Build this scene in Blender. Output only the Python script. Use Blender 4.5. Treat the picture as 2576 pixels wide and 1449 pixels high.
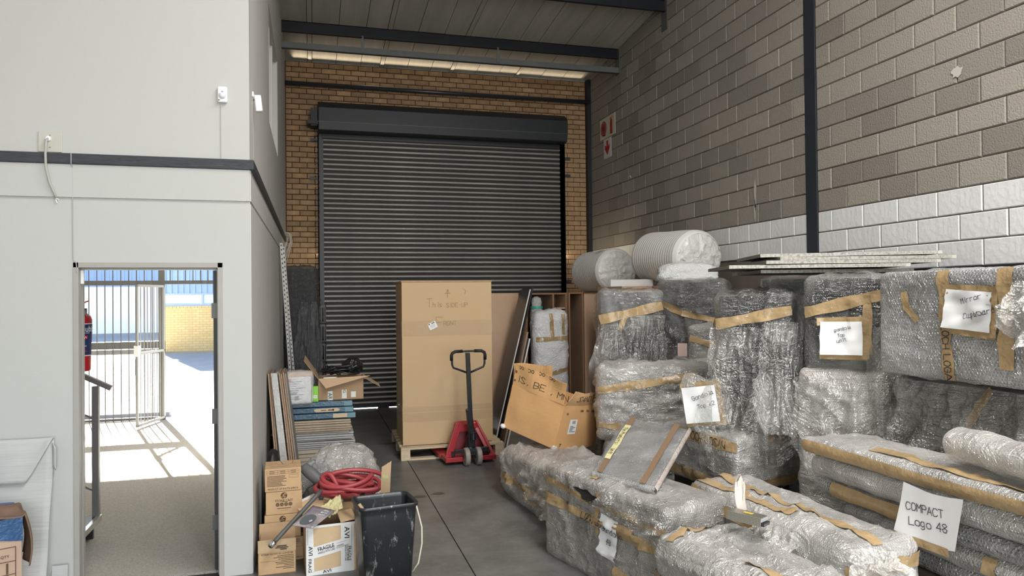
import bpy, math, random
from math import sin, cos, pi, radians as R
from mathutils import Vector, Matrix, noise, Euler
random.seed(7)
for _o in list(bpy.data.objects): bpy.data.objects.remove(_o)
SC = bpy.context.scene
C = SC.collection

# ------------------------------------------------------------------ camera
FPX, YAW, PIT, ROL, CAMH = 1827.2, .2687, .0119, .0108, 1.7911
cam_d = bpy.data.cameras.new('camera'); cam_d.sensor_width = 36; cam_d.lens = FPX/2576*36
cam_d.clip_start = .05; cam_d.clip_end = 300
cam = bpy.data.objects.new('camera', cam_d); C.objects.link(cam)
cam.matrix_world = (Matrix.Translation((0, 0, CAMH)) @ Matrix.Rotation(-YAW, 4, 'Z')
                    @ Matrix.Rotation(pi/2+PIT, 4, 'X') @ Matrix.Rotation(-ROL, 4, 'Z'))
SC.camera = cam

# ------------------------------------------------------------------ sky, sun, daylight, exposure
W = bpy.data.worlds.new('world'); SC.world = W; W.use_nodes = True
nt = W.node_tree
sky = nt.nodes.new('ShaderNodeTexSky'); sky.sky_type = 'NISHITA'; sky.sun_disc = False
sky.sun_elevation = R(26); sky.sun_rotation = R(-17); sky.altitude = 1500
nt.links.new(sky.outputs[0], nt.nodes['Background'].inputs[0])
nt.nodes['Background'].inputs[1].default_value = .4
sun_d = bpy.data.lights.new('sun', 'SUN'); sun_d.energy = 70; sun_d.angle = R(.6); sun_d.color = (1, .95, .87)
sun = bpy.data.objects.new('sun', sun_d); C.objects.link(sun)
sun.rotation_euler = Vector((.31, -1, -.505)).to_track_quat('-Z', 'Y').to_euler(); sun.location = (-6, 30, 16)
def area(name, loc, target, sx, sy, e, col):
    d = bpy.data.lights.new(name, 'AREA'); d.shape = 'RECTANGLE'; d.size = sx; d.size_y = sy; d.energy = e; d.color = col
    o = bpy.data.objects.new(name, d); C.objects.link(o); o.location = loc
    o.rotation_euler = (Vector(target)-Vector(loc)).to_track_quat('-Z', 'Y').to_euler()
    return o
# daylight through the open goods door behind the camera; unseen overhead lamps added to lift the near blocks and the carton
area('goods_door_daylight', (1.2, -5.8, 2.2), (1.6, 8, 1.6), 4.6, 4.0, 370, (1, .985, .955))
area('added_overhead_lamp', (2.3, 2.6, 6.30), (2.3, 3.0, 0), 1.2, 5.2, 330, (1, .985, .96))
area('added_overhead_lamp', (1.9, -2.6, 6.65), (1.9, -2.4, 0), 1.2, 3.5, 300, (1, .985, .96))
ev = area('eaves_daylight', (2.18, 12.075, 5.602), (2.18, 11.6, 5.70), 4.9, .03, 3, (1, .80, .55)); ev.data.spread = R(34)
for _x, _t, _e in ((4.285, 5.2, 3.2), (.098, -.8, 1.2)): area('shutter_edge_daylight', (_x, 12.012, 2.5), (_t, 12.04, 2.5), 3.6, .012, _e, (1, .85, .62))
SC.view_settings.view_transform = 'Standard'; SC.view_settings.look = 'None'
SC.view_settings.gamma = 1; SC.view_settings.use_curve_mapping = False
SC.view_settings.exposure = .3
try:
    SC.cycles.max_bounces = 5; SC.cycles.transparent_max_bounces = 8; SC.cycles.diffuse_bounces = 3; SC.cycles.glossy_bounces = 2; SC.cycles.adaptive_threshold = .04; SC.cycles.transmission_bounces = 4
except Exception: pass

# ------------------------------------------------------------------ lettering meshes (flat print)
def font_mesh(s):
    cu = bpy.data.curves.new('t', 'FONT'); cu.body = s; cu.size = 1; cu.align_x = 'CENTER'; cu.offset = .012; cu.resolution_u = 2
    o = bpy.data.objects.new('t', cu); C.objects.link(o)
    dg = bpy.context.evaluated_depsgraph_get(); e = o.evaluated_get(dg); m = e.to_mesh()
    v = [tuple(x.co[:2]) for x in m.vertices]; f = [tuple(p.vertices) for p in m.polygons]
    e.to_mesh_clear(); bpy.data.objects.remove(o); bpy.data.curves.remove(cu)
    xs = [a for a, b in v]; ys = [b for a, b in v]; cx = (min(xs)+max(xs))/2; w = max(xs)-min(xs); h = max(ys)-min(ys); y0 = min(ys)
    return [((a-cx)/w, (b-y0)/h-.5) for a, b in v], f, w/h      # unit box, aspect
TXT = {s: font_mesh(s) for s in ['PRODUCT OF SOUTH AFRICA', 'STONE CAST', 'FRAGILE', 'HANDLE WITH CARE', 'AVI', 'FRAG', 'Chubb', 'QTY', 'ITEM CODE',
       '1', 'AR', 'G', 'DRY POWDER', "DON'T", 'MISS THE', 'DETAILS', 'PULL KEY PIN', 'AIM AT BASE OF FIRE', 'SQUEEZE GRIP', 'OC', 'WARNING', 'GLASS', 'E', '5', '7', '8', 'S']}
# single-stroke pen letters on a 4 x 6 grid
PEN = {
 'A': ['00 26 40', '12 32'], 'B': ['00 06 36 44 33 03', '33 42 31 20 00'], 'C': ['45 36 16 04 02 10 30 41'], 'D': ['00 06 26 44 42 20 00'],
 'E': ['46 06 00 40', '03 33'], 'F': ['46 06 00', '03 33'], 'G': ['45 36 16 04 02 10 30 42 43 23'], 'H': ['00 06', '40 46', '03 43'],
 'I': ['20 26'], 'L': ['06 00 40'], 'M': ['00 06 23 46 40'], 'N': ['00 06 40 46'], 'O': ['16 04 02 10 30 42 44 36 16'],
 'P': ['00 06 36 45 44 33 03'], 'R': ['00 06 36 45 44 33 03', '23 40'], 'S': ['45 36 16 05 14 32 41 30 10 01'], 'T': ['06 46', '26 20'],
 'U': ['06 01 10 30 41 46'], 'V': ['06 20 46'], '-': ['13 33'], ',': ['21 10'], '4': ['30 36 02 42'], '8': ['23 05 16 36 45 23 02 10 30 42 23'],
 'x': ['00 34', '04 30'], '2': ['05 16 36 45 44 00 40'], 'a': ['33 24 13 02 00 20 31', '34 30 40'], 'b': ['06 00 20 32 23 03'], 'd': ['36 30 10 01 03 14 34'],
 'e': ['02 32 33 24 14 03 01 10 30'], 'g': ['34 14 03 01 10 31', '34 3a 1b 0a'], 'i': ['20 24', '25 26'], 'l': ['26 21 30'], 'm': ['00 04', '03 14 23 20', '23 34 43 40'],
 'n': ['00 04', '03 14 34 30'], 'o': ['14 03 01 10 30 41 43 34 14'], 'p': ['0b 04 24 33 31 20 00'], 'r': ['00 04', '03 14 34'], 't': ['26 21 30 40', '04 44'],
 'u': ['04 01 10 30', '34 30 40'], 's': ['34 14 03 12 31 20 00'], 'h': ['06 00', '03 14 33 30'], 'c': ['34 14 03 01 10 30'], '^': ['20 26', '03 43', '13 26 33'], '~': ['05 24 33 20']}
def pen_strokes(s):
    """strokes in units of letter height, left-aligned"""
    out = []; x = 0
    for ch in s:
        if ch in PEN:
            for st in PEN[ch]:
                pts = []
                for p in st.split():
                    yy = {'a': -1, 'b': -2}.get(p[1]); yy = int(p[1]) if yy is None else yy
                    pts.append((x+int(p[0])/6, yy/6))
                out.append(pts)
            x += .85 if ch not in 'Iil,' else .6
        else: x += .6
    return out, x

# ------------------------------------------------------------------ materials
MATS = {}
def nodes(m):
    t = m.node_tree; return t, t.nodes, t.links
def M(name, col, rough=.6, metal=0., var=.0, vscale=6., bump=0., bscale=40., spec=.5, rnd=0., coord='Object', stretch=None, col2=None, trans=0.):
    """procedural principled material: colour, noise variation, fine bump, per-object variation"""
    if name in MATS: return MATS[name]
    m = bpy.data.materials.new(name); m.use_nodes = True; t, N, L = nodes(m); b = N['Principled BSDF']
    b.inputs['Roughness'].default_value = rough; b.inputs['Metallic'].default_value = metal; b.inputs['Specular IOR Level'].default_value = spec
    if trans: b.inputs['Transmission Weight'].default_value = trans
    tc = N.new('ShaderNodeTexCoord'); src = tc.outputs[coord]
    if stretch:
        mp = N.new('ShaderNodeMapping'); mp.inputs['Scale'].default_value = stretch; L.new(src, mp.inputs[0]); src = mp.outputs[0]
    c = N.new('ShaderNodeRGB'); c.outputs[0].default_value = (*col, 1); cur = c.outputs[0]
    if var or col2:
        nz = N.new('ShaderNodeTexNoise'); nz.inputs['Scale'].default_value = vscale; nz.inputs['Detail'].default_value = 6; nz.inputs['Roughness'].default_value = .65
        L.new(src, nz.inputs['Vector'])
        if col2:
            mr = N.new('ShaderNodeMapRange'); mr.inputs[1].default_value = .38; mr.inputs[2].default_value = .68
            L.new(nz.outputs[0], mr.inputs[0])
            mx = N.new('ShaderNodeMix'); mx.data_type = 'RGBA'; L.new(mr.outputs[0], mx.inputs[0]); L.new(cur, mx.inputs[6]); mx.inputs[7].default_value = (*col2, 1); cur = mx.outputs[2]
        if var:
            mr = N.new('ShaderNodeMapRange'); mr.inputs[1].default_value = .25; mr.inputs[2].default_value = .75; mr.inputs[3].default_value = 1-var; mr.inputs[4].default_value = 1+var
            L.new(nz.outputs[0], mr.inputs[0])
            hs = N.new('ShaderNodeHueSaturation'); L.new(mr.outputs[0], hs.inputs['Value']); L.new(cur, hs.inputs['Color']); cur = hs.outputs[0]
    if rnd:
        oi = N.new('ShaderNodeObjectInfo'); mr = N.new('ShaderNodeMapRange'); mr.inputs[3].default_value = 1-rnd; mr.inputs[4].default_value = 1+rnd
        L.new(oi.outputs['Random'], mr.inputs[0]); hs = N.new('ShaderNodeHueSaturation'); L.new(mr.outputs[0], hs.inputs['Value']); L.new(cur, hs.inputs['Color']); cur = hs.outputs[0]
    L.new(cur, b.inputs['Base Color'])
    if bump:
        nz = N.new('ShaderNodeTexNoise'); nz.inputs['Scale'].default_value = bscale; nz.inputs['Detail'].default_value = 5; L.new(src, nz.inputs['Vector'])
        bp = N.new('ShaderNodeBump'); bp.inputs['Strength'].default_value = bump; bp.inputs['Distance'].default_value = .01
        L.new(nz.outputs[0], bp.inputs['Height']); L.new(bp.outputs[0], b.inputs['Normal'])
    MATS[name] = m; return m
def bubble(name, tint, opac, cell=.012, rough=.06, bstr=1., wr=.7, streak=.35, sheen=.09, ringw=.26, gloss=.15):
    """bubble-wrap film: hexagonal bubbles in UV metres, partly see-through, glossy"""
    if name in MATS: return MATS[name]
    m = bpy.data.materials.new(name); m.use_nodes = True; t, N, L = nodes(m); b = N['Principled BSDF']; out = N['Material Output']
    tc = N.new('ShaderNodeTexCoord')
    def vm(op, a, bb=None):
        n = N.new('ShaderNodeVectorMath'); n.operation = op
        if isinstance(a, tuple): n.inputs[0].default_value = a
        else: L.new(a, n.inputs[0])
        if bb is not None:
            if isinstance(bb, tuple): n.inputs[1].default_value = bb
            else: L.new(bb, n.inputs[1])
        return n.outputs['Value'] if op in ('LENGTH', 'DISTANCE') else n.outputs[0]
    def mt(op, a, bb=None, cl=False):
        n = N.new('ShaderNodeMath'); n.operation = op; n.use_clamp = cl
        for i, q in enumerate((a, bb)):
            if q is None: continue
            if isinstance(q, (int, float)): n.inputs[i].default_value = q
            else: L.new(q, n.inputs[i])
        return n.outputs[0]
    s3 = 3**.5
    uv = vm('MULTIPLY', vm('ADD', tc.outputs['UV'], (20, 20, 0)), (1/cell, 1/cell, 0))
    def latt(off):
        p = vm('ADD', uv, off)
        q = vm('DIVIDE', p, (1, s3, 1)); fr = vm('FRACTION', q); c2 = vm('SUBTRACT', fr, (.5, .5, 0)); return vm('LENGTH', vm('MULTIPLY', c2, (1, s3, 0)))
    d = mt('MINIMUM', latt((0, 0, 0)), latt((.5, s3/2, 0)))
    dome = mt('SUBTRACT', 1, mt('POWER', mt('DIVIDE', d, .46, True), 3))
    ring = mt('SUBTRACT', 1, mt('MULTIPLY', mt('ABSOLUTE', mt('SUBTRACT', d, .4)), 7), True)
    nz = N.new('ShaderNodeTexNoise'); nz.inputs['Scale'].default_value = 9; nz.inputs['Detail'].default_value = 4; nz.inputs['Roughness'].default_value = .6; nz.inputs['Distortion'].default_value = 1.2
    L.new(tc.outputs['Object'], nz.inputs['Vector'])
    n2 = N.new('ShaderNodeTexNoise'); n2.inputs['Scale'].default_value = 3.2; n2.inputs['Detail'].default_value = 2; L.new(tc.outputs['Object'], n2.inputs['Vector'])
    bp = N.new('ShaderNodeBump'); bp.inputs['Strength'].default_value = bstr; bp.inputs['Distance'].default_value = .004; L.new(dome, bp.inputs['Height'])
    rid = mt('ABSOLUTE', mt('SUBTRACT', nz.outputs[0], .5))
    mp = N.new('ShaderNodeMapping'); mp.inputs['Rotation'].default_value = (0, 0, streak); mp.inputs['Scale'].default_value = (2.6, 17, 1); L.new(tc.outputs['UV'], mp.inputs[0])
    n3 = N.new('ShaderNodeTexNoise'); n3.inputs['Scale'].default_value = 1; n3.inputs['Detail'].default_value = 3; n3.inputs['Roughness'].default_value = .55; n3.inputs['Distortion'].default_value = .8; L.new(mp.outputs[0], n3.inputs['Vector'])
    h3 = mt('POWER', mt('ABSOLUTE', mt('SUBTRACT', n3.outputs[0], .5)), .6)
    N.remove(b)
    bw = N.new('ShaderNodeBump'); bw.inputs['Strength'].default_value = wr; bw.inputs['Distance'].default_value = .06; L.new(rid, bw.inputs['Height'])
    bv = N.new('ShaderNodeBump'); bv.inputs['Strength'].default_value = wr; bv.inputs['Distance'].default_value = .035; L.new(h3, bv.inputs['Height']); L.new(bw.outputs[0], bv.inputs['Normal']); L.new(bv.outputs[0], bp.inputs['Normal'])
    g2 = N.new('ShaderNodeBsdfGlossy'); g2.inputs['Roughness'].default_value = .13; L.new(bv.outputs[0], g2.inputs['Normal'])
    df = N.new('ShaderNodeBsdfDiffuse'); df.inputs[0].default_value = (*tint, 1); L.new(bw.outputs[0], df.inputs['Normal'])
    tl = N.new('ShaderNodeBsdfTranslucent'); tl.inputs[0].default_value = (*tint, 1)
    dm = N.new('ShaderNodeMixShader'); dm.inputs[0].default_value = .25; L.new(df.outputs[0], dm.inputs[1]); L.new(tl.outputs[0], dm.inputs[2])
    gl = N.new('ShaderNodeBsdfGlossy'); gl.inputs['Roughness'].default_value = rough; gl.inputs[0].default_value = (1, 1, .98, 1); L.new(bp.outputs[0], gl.inputs['Normal'])
    tr = N.new('ShaderNodeBsdfTransparent'); tr.inputs[0].default_value = (.92, .92, .91, 1)
    fac = mt('ADD', mt('ADD', opac, mt('MULTIPLY', ring, ringw)), mt('MULTIPLY', mt('SUBTRACT', n2.outputs[0], .5), 1.0), True)
    mx = N.new('ShaderNodeMixShader'); L.new(fac, mx.inputs[0]); L.new(tr.outputs[0], mx.inputs[1]); L.new(dm.outputs[0], mx.inputs[2])
    fr = N.new('ShaderNodeLayerWeight'); fr.inputs[0].default_value = .5; L.new(bp.outputs[0], fr.inputs['Normal'])
    gf = mt('ADD', mt('MULTIPLY', mt('POWER', fr.outputs['Facing'], 4), .30), gloss, True)
    m2 = N.new('ShaderNodeMixShader'); L.new(gf, m2.inputs[0]); L.new(mx.outputs[0], m2.inputs[1]); L.new(gl.outputs[0], m2.inputs[2])
    m3 = N.new('ShaderNodeMixShader'); m3.inputs[0].default_value = sheen; L.new(m2.outputs[0], m3.inputs[1]); L.new(g2.outputs[0], m3.inputs[2]); L.new(m3.outputs[0], out.inputs['Surface'])
    MATS[name] = m; return m
def film(name, tint, opac, rough=.12, wr=.6, wscale=14):
    """thin clear or tinted plastic film"""
    if name in MATS: return MATS[name]
    m = bpy.data.materials.new(name); m.use_nodes = True; t, N, L = nodes(m); b = N['Principled BSDF']; out = N['Material Output']
    tc = N.new('ShaderNodeTexCoord'); nz = N.new('ShaderNodeTexNoise'); nz.inputs['Scale'].default_value = wscale; nz.inputs['Detail'].default_value = 6; nz.inputs['Distortion'].default_value = 1.5
    L.new(tc.outputs['Object'], nz.inputs['Vector'])
    bp = N.new('ShaderNodeBump'); bp.inputs['Strength'].default_value = wr; bp.inputs['Distance'].default_value = .05; L.new(nz.outputs[0], bp.inputs['Height']); L.new(bp.outputs[0], b.inputs['Normal'])
    b.inputs['Base Color'].default_value = (*tint, 1); b.inputs['Roughness'].default_value = rough; b.inputs['Specular IOR Level'].default_value = .9
    tr = N.new('ShaderNodeBsdfTransparent'); mx = N.new('ShaderNodeMixShader'); mx.inputs[0].default_value = opac
    L.new(tr.outputs[0], mx.inputs[1]); L.new(b.outputs[0], mx.inputs[2]); L.new(mx.outputs[0], out.inputs['Surface'])
    MATS[name] = m; return m
def glass(name):
    if name in MATS: return MATS[name]
    m = bpy.data.materials.new(name); m.use_nodes = True; t, N, L = nodes(m); out = N['Material Output']
    g = N.new('ShaderNodeBsdfGlossy'); g.inputs['Roughness'].default_value = .02; tr = N.new('ShaderNodeBsdfTransparent'); tr.inputs[0].default_value = (.93, .96, .95, 1)
    mx = N.new('ShaderNodeMixShader'); mx.inputs[0].default_value = .06; L.new(tr.outputs[0], mx.inputs[1]); L.new(g.outputs[0], mx.inputs[2]); L.new(mx.outputs[0], out.inputs['Surface'])
    MATS[name] = m; return m

# ------------------------------------------------------------------ mesh helpers
class MB:
    def __init__(s): s.v = []; s.f = []; s.uv = []
    def add(s, vs, fs, uvs=None):
        n = len(s.v); s.v += [tuple(p) for p in vs]; s.f += [tuple(i+n for i in f) for f in fs]
        s.uv += uvs if uvs else [None]*len(fs); return s
    def box(s, x0, x1, y0, y1, z0, z1):
        return s.add([(x0,y0,z0),(x1,y0,z0),(x1,y1,z0),(x0,y1,z0),(x0,y0,z1),(x1,y0,z1),(x1,y1,z1),(x0,y1,z1)],
                     [(0,3,2,1),(4,5,6,7),(0,1,5,4),(1,2,6,5),(2,3,7,6),(3,0,4,7)])
    def obox(s, c, size, rot=(0,0,0)):
        m = Matrix.Translation(c) @ Euler(rot).to_matrix().to_4x4(); a, b, d = [q/2 for q in size]; t = MB().box(-a, a, -b, b, -d, d)
        return s.add([m @ Vector(p) for p in t.v], t.f)
    def bar(s, p, q, w, h, up=(0,0,1)):
        p, q = Vector(p), Vector(q); d = (q-p).normalized(); u = Vector(up)
        if abs(d.dot(u)) > .98: u = Vector((0,1,0))
        r = d.cross(u).normalized(); u = r.cross(d); vs = []
        for e in (p, q):
            for a, b in ((-1,-1),(1,-1),(1,1),(-1,1)): vs.append(e+r*a*w/2+u*b*h/2)
        return s.add(vs, [(0,1,2,3),(7,6,5,4),(0,4,5,1),(1,5,6,2),(2,6,7,3),(3,7,4,0)])
    def tube(s, pts, r, n=8, closed=False):
        pts = [Vector(p) for p in pts]; m = len(pts); rr = r if isinstance(r, (list, tuple)) else [r]*m; vs = []; fs = []; prev = None
        for i, p in enumerate(pts):
            d = (pts[(i+1) % m]-pts[i-1]) if closed else (pts[min(i+1, m-1)]-pts[max(i-1, 0)])
            if d.length < 1e-9: d = Vector((0,0,1))
            d.normalize()
            if prev is None:
                u = Vector((0,0,1)) if abs(d.z) < .9 else Vector((1,0,0)); a = d.cross(u).normalized()
            else:
                a = prev-d*prev.dot(d); a = a.normalized() if a.length > 1e-6 else d.orthogonal().normalized()
            prev = a; b = d.cross(a)
            for k in range(n): vs.append(p+(a*cos(2*pi*k/n)+b*sin(2*pi*k/n))*rr[i])
        for i in range(m if closed else m-1):
            j = (i+1) % m
            for k in range(n): fs.append((i*n+k, i*n+(k+1) % n, j*n+(k+1) % n, j*n+k))
        if not closed: fs += [tuple(range(n))[::-1], tuple((m-1)*n+k for k in range(n))]
        return s.add(vs, fs)
    def lathe(s, prof, n=24, c=(0,0,0)):
        vs = []; fs = []
        for r, z in prof:
            for k in range(n): vs.append((c[0]+r*cos(2*pi*k/n), c[1]+r*sin(2*pi*k/n), c[2]+z))
        for i in range(len(prof)-1):
            for k in range(n): fs.append((i*n+k, i*n+(k+1) % n, (i+1)*n+(k+1) % n, (i+1)*n+k))
        fs += [tuple(range(n))[::-1], tuple((len(prof)-1)*n+k for k in range(n))]
        return s.add(vs, fs)
    def prism(s, poly, a0, a1, axis='y'):
        n = len(poly); mk = {'x': lambda a, p: (a, p[0], p[1]), 'y': lambda a, p: (p[0], a, p[1]), 'z': lambda a, p: (p[0], p[1], a)}[axis]
        vs = [mk(a0, p) for p in poly]+[mk(a1, p) for p in poly]
        return s.add(vs, [tuple(range(n)), tuple(range(2*n-1, n-1, -1))]+[(i, n+i, n+(i+1) % n, (i+1) % n) for i in range(n)])
    def grid(s, fn, nu, nv, us=1., vs_=1.):
        P = [fn(i/nu, j/nv) for j in range(nv+1) for i in range(nu+1)]; F = []; U = []
        for j in range(nv):
            for i in range(nu):
                a = j*(nu+1)+i; F.append((a, a+1, a+nu+2, a+nu+1))
                U.append([(i/nu*us, j/nv*vs_), ((i+1)/nu*us, j/nv*vs_), ((i+1)/nu*us, (j+1)/nv*vs_), (i/nu*us, (j+1)/nv*vs_)])
        return s.add(P, F, U)
    def mesh(s, name):
        me = bpy.data.meshes.new(name); me.from_pydata(s.v, [], s.f); me.update()
        if any(u is not None for u in s.uv):
            ul = me.uv_layers.new(name='uv'); k = 0; dat = []
            for f, u in zip(s.f, s.uv):
                for i in range(len(f)): dat += list(u[i]) if u else [0., 0.]
            ul.data.foreach_set('uv', dat)
        return me
    def build(s, name, mat, parent=None, smooth=False, bevel=0, loc=None, rot=None, label=None, solid=0, fixn=True):
        me = s.mesh(name)
        if fixn:
            import bmesh
            bm = bmesh.new(); bm.from_mesh(me); bmesh.ops.recalc_face_normals(bm, faces=bm.faces); bm.to_mesh(me); bm.free()
        return link(name, me, mat, parent, smooth, bevel, loc, rot, label, solid)
def link(name, me, mat, parent=None, smooth=False, bevel=0, loc=None, rot=None, label=None, solid=0):
    o = bpy.data.objects.new(name, me); C.objects.link(o)
    if mat is not None and not me.materials: me.materials.append(mat)
    if smooth:
        for p in me.polygons: p.use_smooth = True
    if parent is not None: o.parent = parent
    if loc is not None: o.location = loc
    if rot is not None: o.rotation_euler = rot
    if bevel:
        b = o.modifiers.new('bevel', 'BEVEL'); b.width = bevel; b.segments = 2; b.limit_method = 'ANGLE'; b.angle_limit = R(50)
    if solid:
        b = o.modifiers.new('solid', 'SOLIDIFY'); b.thickness = solid; b.offset = 0
    if label: o['label'] = label
    return o
def tag(o, label, cat, group=None):
    o['label'] = label; o['category'] = cat
    if group: o['group'] = group
    return o
def thing(name, label, cat, loc=(0,0,0), rot=(0,0,0), group=None):
    o = bpy.data.objects.new(name, None); o.empty_display_size = .05; C.objects.link(o); o.location = loc
    o.rotation_euler = rot if isinstance(rot, (tuple, list, Euler)) else (0, 0, rot)
    return tag(o, label, cat, group)
def struct(o): o['kind'] = 'structure'; return o
def inst(src, name, parent, loc, rot=None, scale=None):
    o = bpy.data.objects.new(name, src); C.objects.link(o); o.parent = parent; o.location = loc
    if rot is not None: o.rotation_euler = rot
    if scale is not None: o.scale = scale
    return o
def print_on(mp, items, mat, parent, name='lettering'):
    """flat print mapped by mp(u,v)->point; items: (text,u,v,width,rot deg[,height]) or ('rect',u0,v0,u1,v1)"""
    m = MB()
    for it in items:
        if it[0] == 'rect':
            _, a, b, c, d = it; m.add([mp(a, b), mp(c, b), mp(c, d), mp(a, d)], [(0,1,2,3)])
        elif it[0] == 'disc':
            _, a, b, r = it[:4]; n = 20; m.add([mp(a+r*cos(2*pi*k/n), b+r*sin(2*pi*k/n)) for k in range(n)], [tuple(range(n))])
        elif it[0] == 'poly':
            m.add([mp(a, b) for a, b in it[1]], [tuple(range(len(it[1])))])
        elif it[0] == 'line':
            _, pts, w = it; ribbon(m, mp, pts, w)
        else:
            s, u, v, w, rt = it[:5]; vs, fs, asp = TXT[s]; h = it[5] if len(it) > 5 else w/asp; c_, s_ = cos(R(rt)), sin(R(rt))
            m.add([mp(u+a*w*c_-b*h*s_, v+a*w*s_+b*h*c_) for a, b in vs], fs)
    return m.build(name, mat, parent, fixn=False)
def ribbon(m, mp, pts, w):
    """pen stroke: one quad per segment with overlap, mapped through mp"""
    for (x0, y0), (x1, y1) in zip(pts, pts[1:]):
        L_ = math.hypot(x1-x0, y1-y0) or 1e-6; dx, dy = (x1-x0)/L_*w/2, (y1-y0)/L_*w/2; k = max(1, int(L_/.02))
        vs = []
        for i in range(k+1):
            t = i/k; cx, cy = x0+(x1-x0)*t, y0+(y1-y0)*t
            e = -1 if i == 0 else 1 if i == k else 0
            vs += [mp(cx-dy+dx*e, cy+dx+dy*e), mp(cx+dy+dx*e, cy-dx+dy*e)]
        m.add(vs, [(2*i, 2*i+1, 2*i+3, 2*i+2) for i in range(k)])
def pen_on(mp, lines, w, mat, parent, name='handwriting'):
    """lines: (text,u,v,height,rot deg)"""
    m = MB()
    for s, u, v, h, rt in lines:
        st, tot = pen_strokes(s); c_, s_ = cos(R(rt)), sin(R(rt))
        for pts in st:
            q = []
            for a, b in pts:
                a *= h; b *= h; a += random.uniform(-.02, .02)*h; b += random.uniform(-.03, .03)*h
                q.append((u+a*c_-b*s_, v+a*s_+b*c_))
            ribbon(m, mp, q, w)
    return m.build(name, mat, parent, fixn=False)

# ---- palette
WHITE = M('white_wall_paint', (.50,.505,.49), .8, var=.03, vscale=1.3, bump=.25, bscale=9, col2=(.48,.485,.475))
WHITE_L = M('grey_white_wall_paint', (.56,.545,.525), .8, var=.05, vscale=3, bump=.2, bscale=12, stretch=(8, 8, .5))
CARD = M('kraft_cardboard', (.52,.345,.19), .85, var=.10, vscale=7, bump=.12, bscale=60)
CARD2 = M('light_brown_cardboard', (.60,.435,.265), .85, var=.08, vscale=5, bump=.1, bscale=60)
CARD3 = M('orange_brown_cardboard', (.68,.39,.17), .8, var=.08, vscale=6, bump=.12, bscale=50)
CARDIN = M('inner_cardboard', (.42,.28,.16), .9, var=.1, vscale=9)
TAPE = M('brown_packing_tape', (.43,.30,.155), .22, var=.18, vscale=14, bump=.7, bscale=26)
INK = M('black_ink', (.02,.02,.022), .7)
PEN_INK = M('pen_ink', (.05,.05,.07), .7)
PAPER = M('white_paper', (.86,.86,.86), .7, var=.02, vscale=8, bump=.1, bscale=14)
STEEL_D = M('dark_painted_steel', (.009,.012,.018), .5, var=.2, vscale=5)
# ================================================================== SETTING
def ceil_z(y): return 5.749+(10.752-y)*.0873
BKY, RX, LX, FY = 12.03, 4.76, -.39, 5.06
CONC = M('polished_concrete', (.125,.125,.12), .42, var=.22, vscale=2.2, bump=.05, bscale=30, col2=(.16,.16,.155))
def concrete_marks():
    t, N, L = nodes(CONC); b = N['Principled BSDF']; tc = N.new('ShaderNodeTexCoord')
    mp = N.new('ShaderNodeMapping'); mp.inputs['Scale'].default_value = (1.1, 2.6, 1); mp.inputs['Rotation'].default_value = (0, 0, .6); L.new(tc.outputs['Object'], mp.inputs[0])
    nz = N.new('ShaderNodeTexNoise'); nz.inputs['Scale'].default_value = 2.4; nz.inputs['Detail'].default_value = 3; nz.inputs['Distortion'].default_value = 2.2; L.new(mp.outputs[0], nz.inputs['Vector'])
    a = N.new('ShaderNodeMath'); a.operation = 'SUBTRACT'; a.inputs[1].default_value = .5; L.new(nz.outputs[0], a.inputs[0])
    c = N.new('ShaderNodeMath'); c.operation = 'ABSOLUTE'; L.new(a.outputs[0], c.inputs[0])
    r = N.new('ShaderNodeMapRange'); r.inputs[1].default_value = 0; r.inputs[2].default_value = .012; r.inputs[3].default_value = .32; r.inputs[4].default_value = 0; L.new(c.outputs[0], r.inputs[0])
    src = b.inputs['Base Color'].links[0].from_socket
    mx = N.new('ShaderNodeMix'); mx.data_type = 'RGBA'; L.new(r.outputs[0], mx.inputs[0]); L.new(src, mx.inputs[6]); mx.inputs[7].default_value = (.30, .29, .27, 1); L.new(mx.outputs[2], b.inputs['Base Color'])
concrete_marks()
floor = struct(MB().box(-4.2, 5, -6.2, 12.3, -.2, -.012).build('floor', M('joint_filler', (.03,.03,.03), .9)))
for x0, x1, y0, y1 in ((-4.2,.996,-6.2,FY), (LX-.02,.996,FY,12.06), (1.004,4.9,-6.2,12.06)):
    MB().box(x0, x1, y0, y1, -.012, 0).build('slab', CONC, floor)
# oil stains on the slab: flat dark marks
st = MB()
for cx, cy, rx, ry in ((.98,9.05,.20,.05),(1.05,8.35,.16,.09),(.92,6.55,.07,.045),(1.10,6.6,.06,.04)):
    st.add([(cx+rx*cos(k*pi/8)*(1+.15*sin(5*k)), cy+ry*sin(k*pi/8), .0012) for k in range(16)], [tuple(range(16))])
st.build('stain', M('oil_stain', (.035,.034,.033), .35), floor)

# --- front (white) wall with the doorway, and the side wall running to the back
wf = MB(); DX0, DX1, DZ = -1.405, -.578, 2.012
wf.box(-4.2, DX0, FY, 5.16, 0, 7.3).box(DX1, LX, FY, 5.16, 0, 7.3).box(DX0, DX1, FY, 5.16, DZ, 7.3)
wf.box(-4.2, DX0, FY-.008, FY, 0, 2.418).box(DX1, LX, FY-.008, FY, 0, 2.418).box(DX0, DX1, FY-.008, FY, DZ, 2.418)
wf.box(-4.2, LX, FY-.016, FY, 2.436, 2.64)
struct(wf.build('wall_front', WHITE))
ws = MB(); WY0, WY1, WZ0, WZ1 = 7.44, 9.26, 3.52, 4.69
ws.box(-.54, LX, 5.16, WY0, 0, 7).box(-.54, LX, WY1, BKY, 0, 7).box(-.54, LX, WY0, WY1, 0, WZ0).box(-.54, LX, WY0, WY1, WZ1, 7)
ws.box(LX, LX+.006, FY, BKY, 0, 2.418).box(LX, LX+.007, FY, BKY, 2.436, 2.64)
struct(ws.build('wall_side', WHITE_L))
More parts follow.
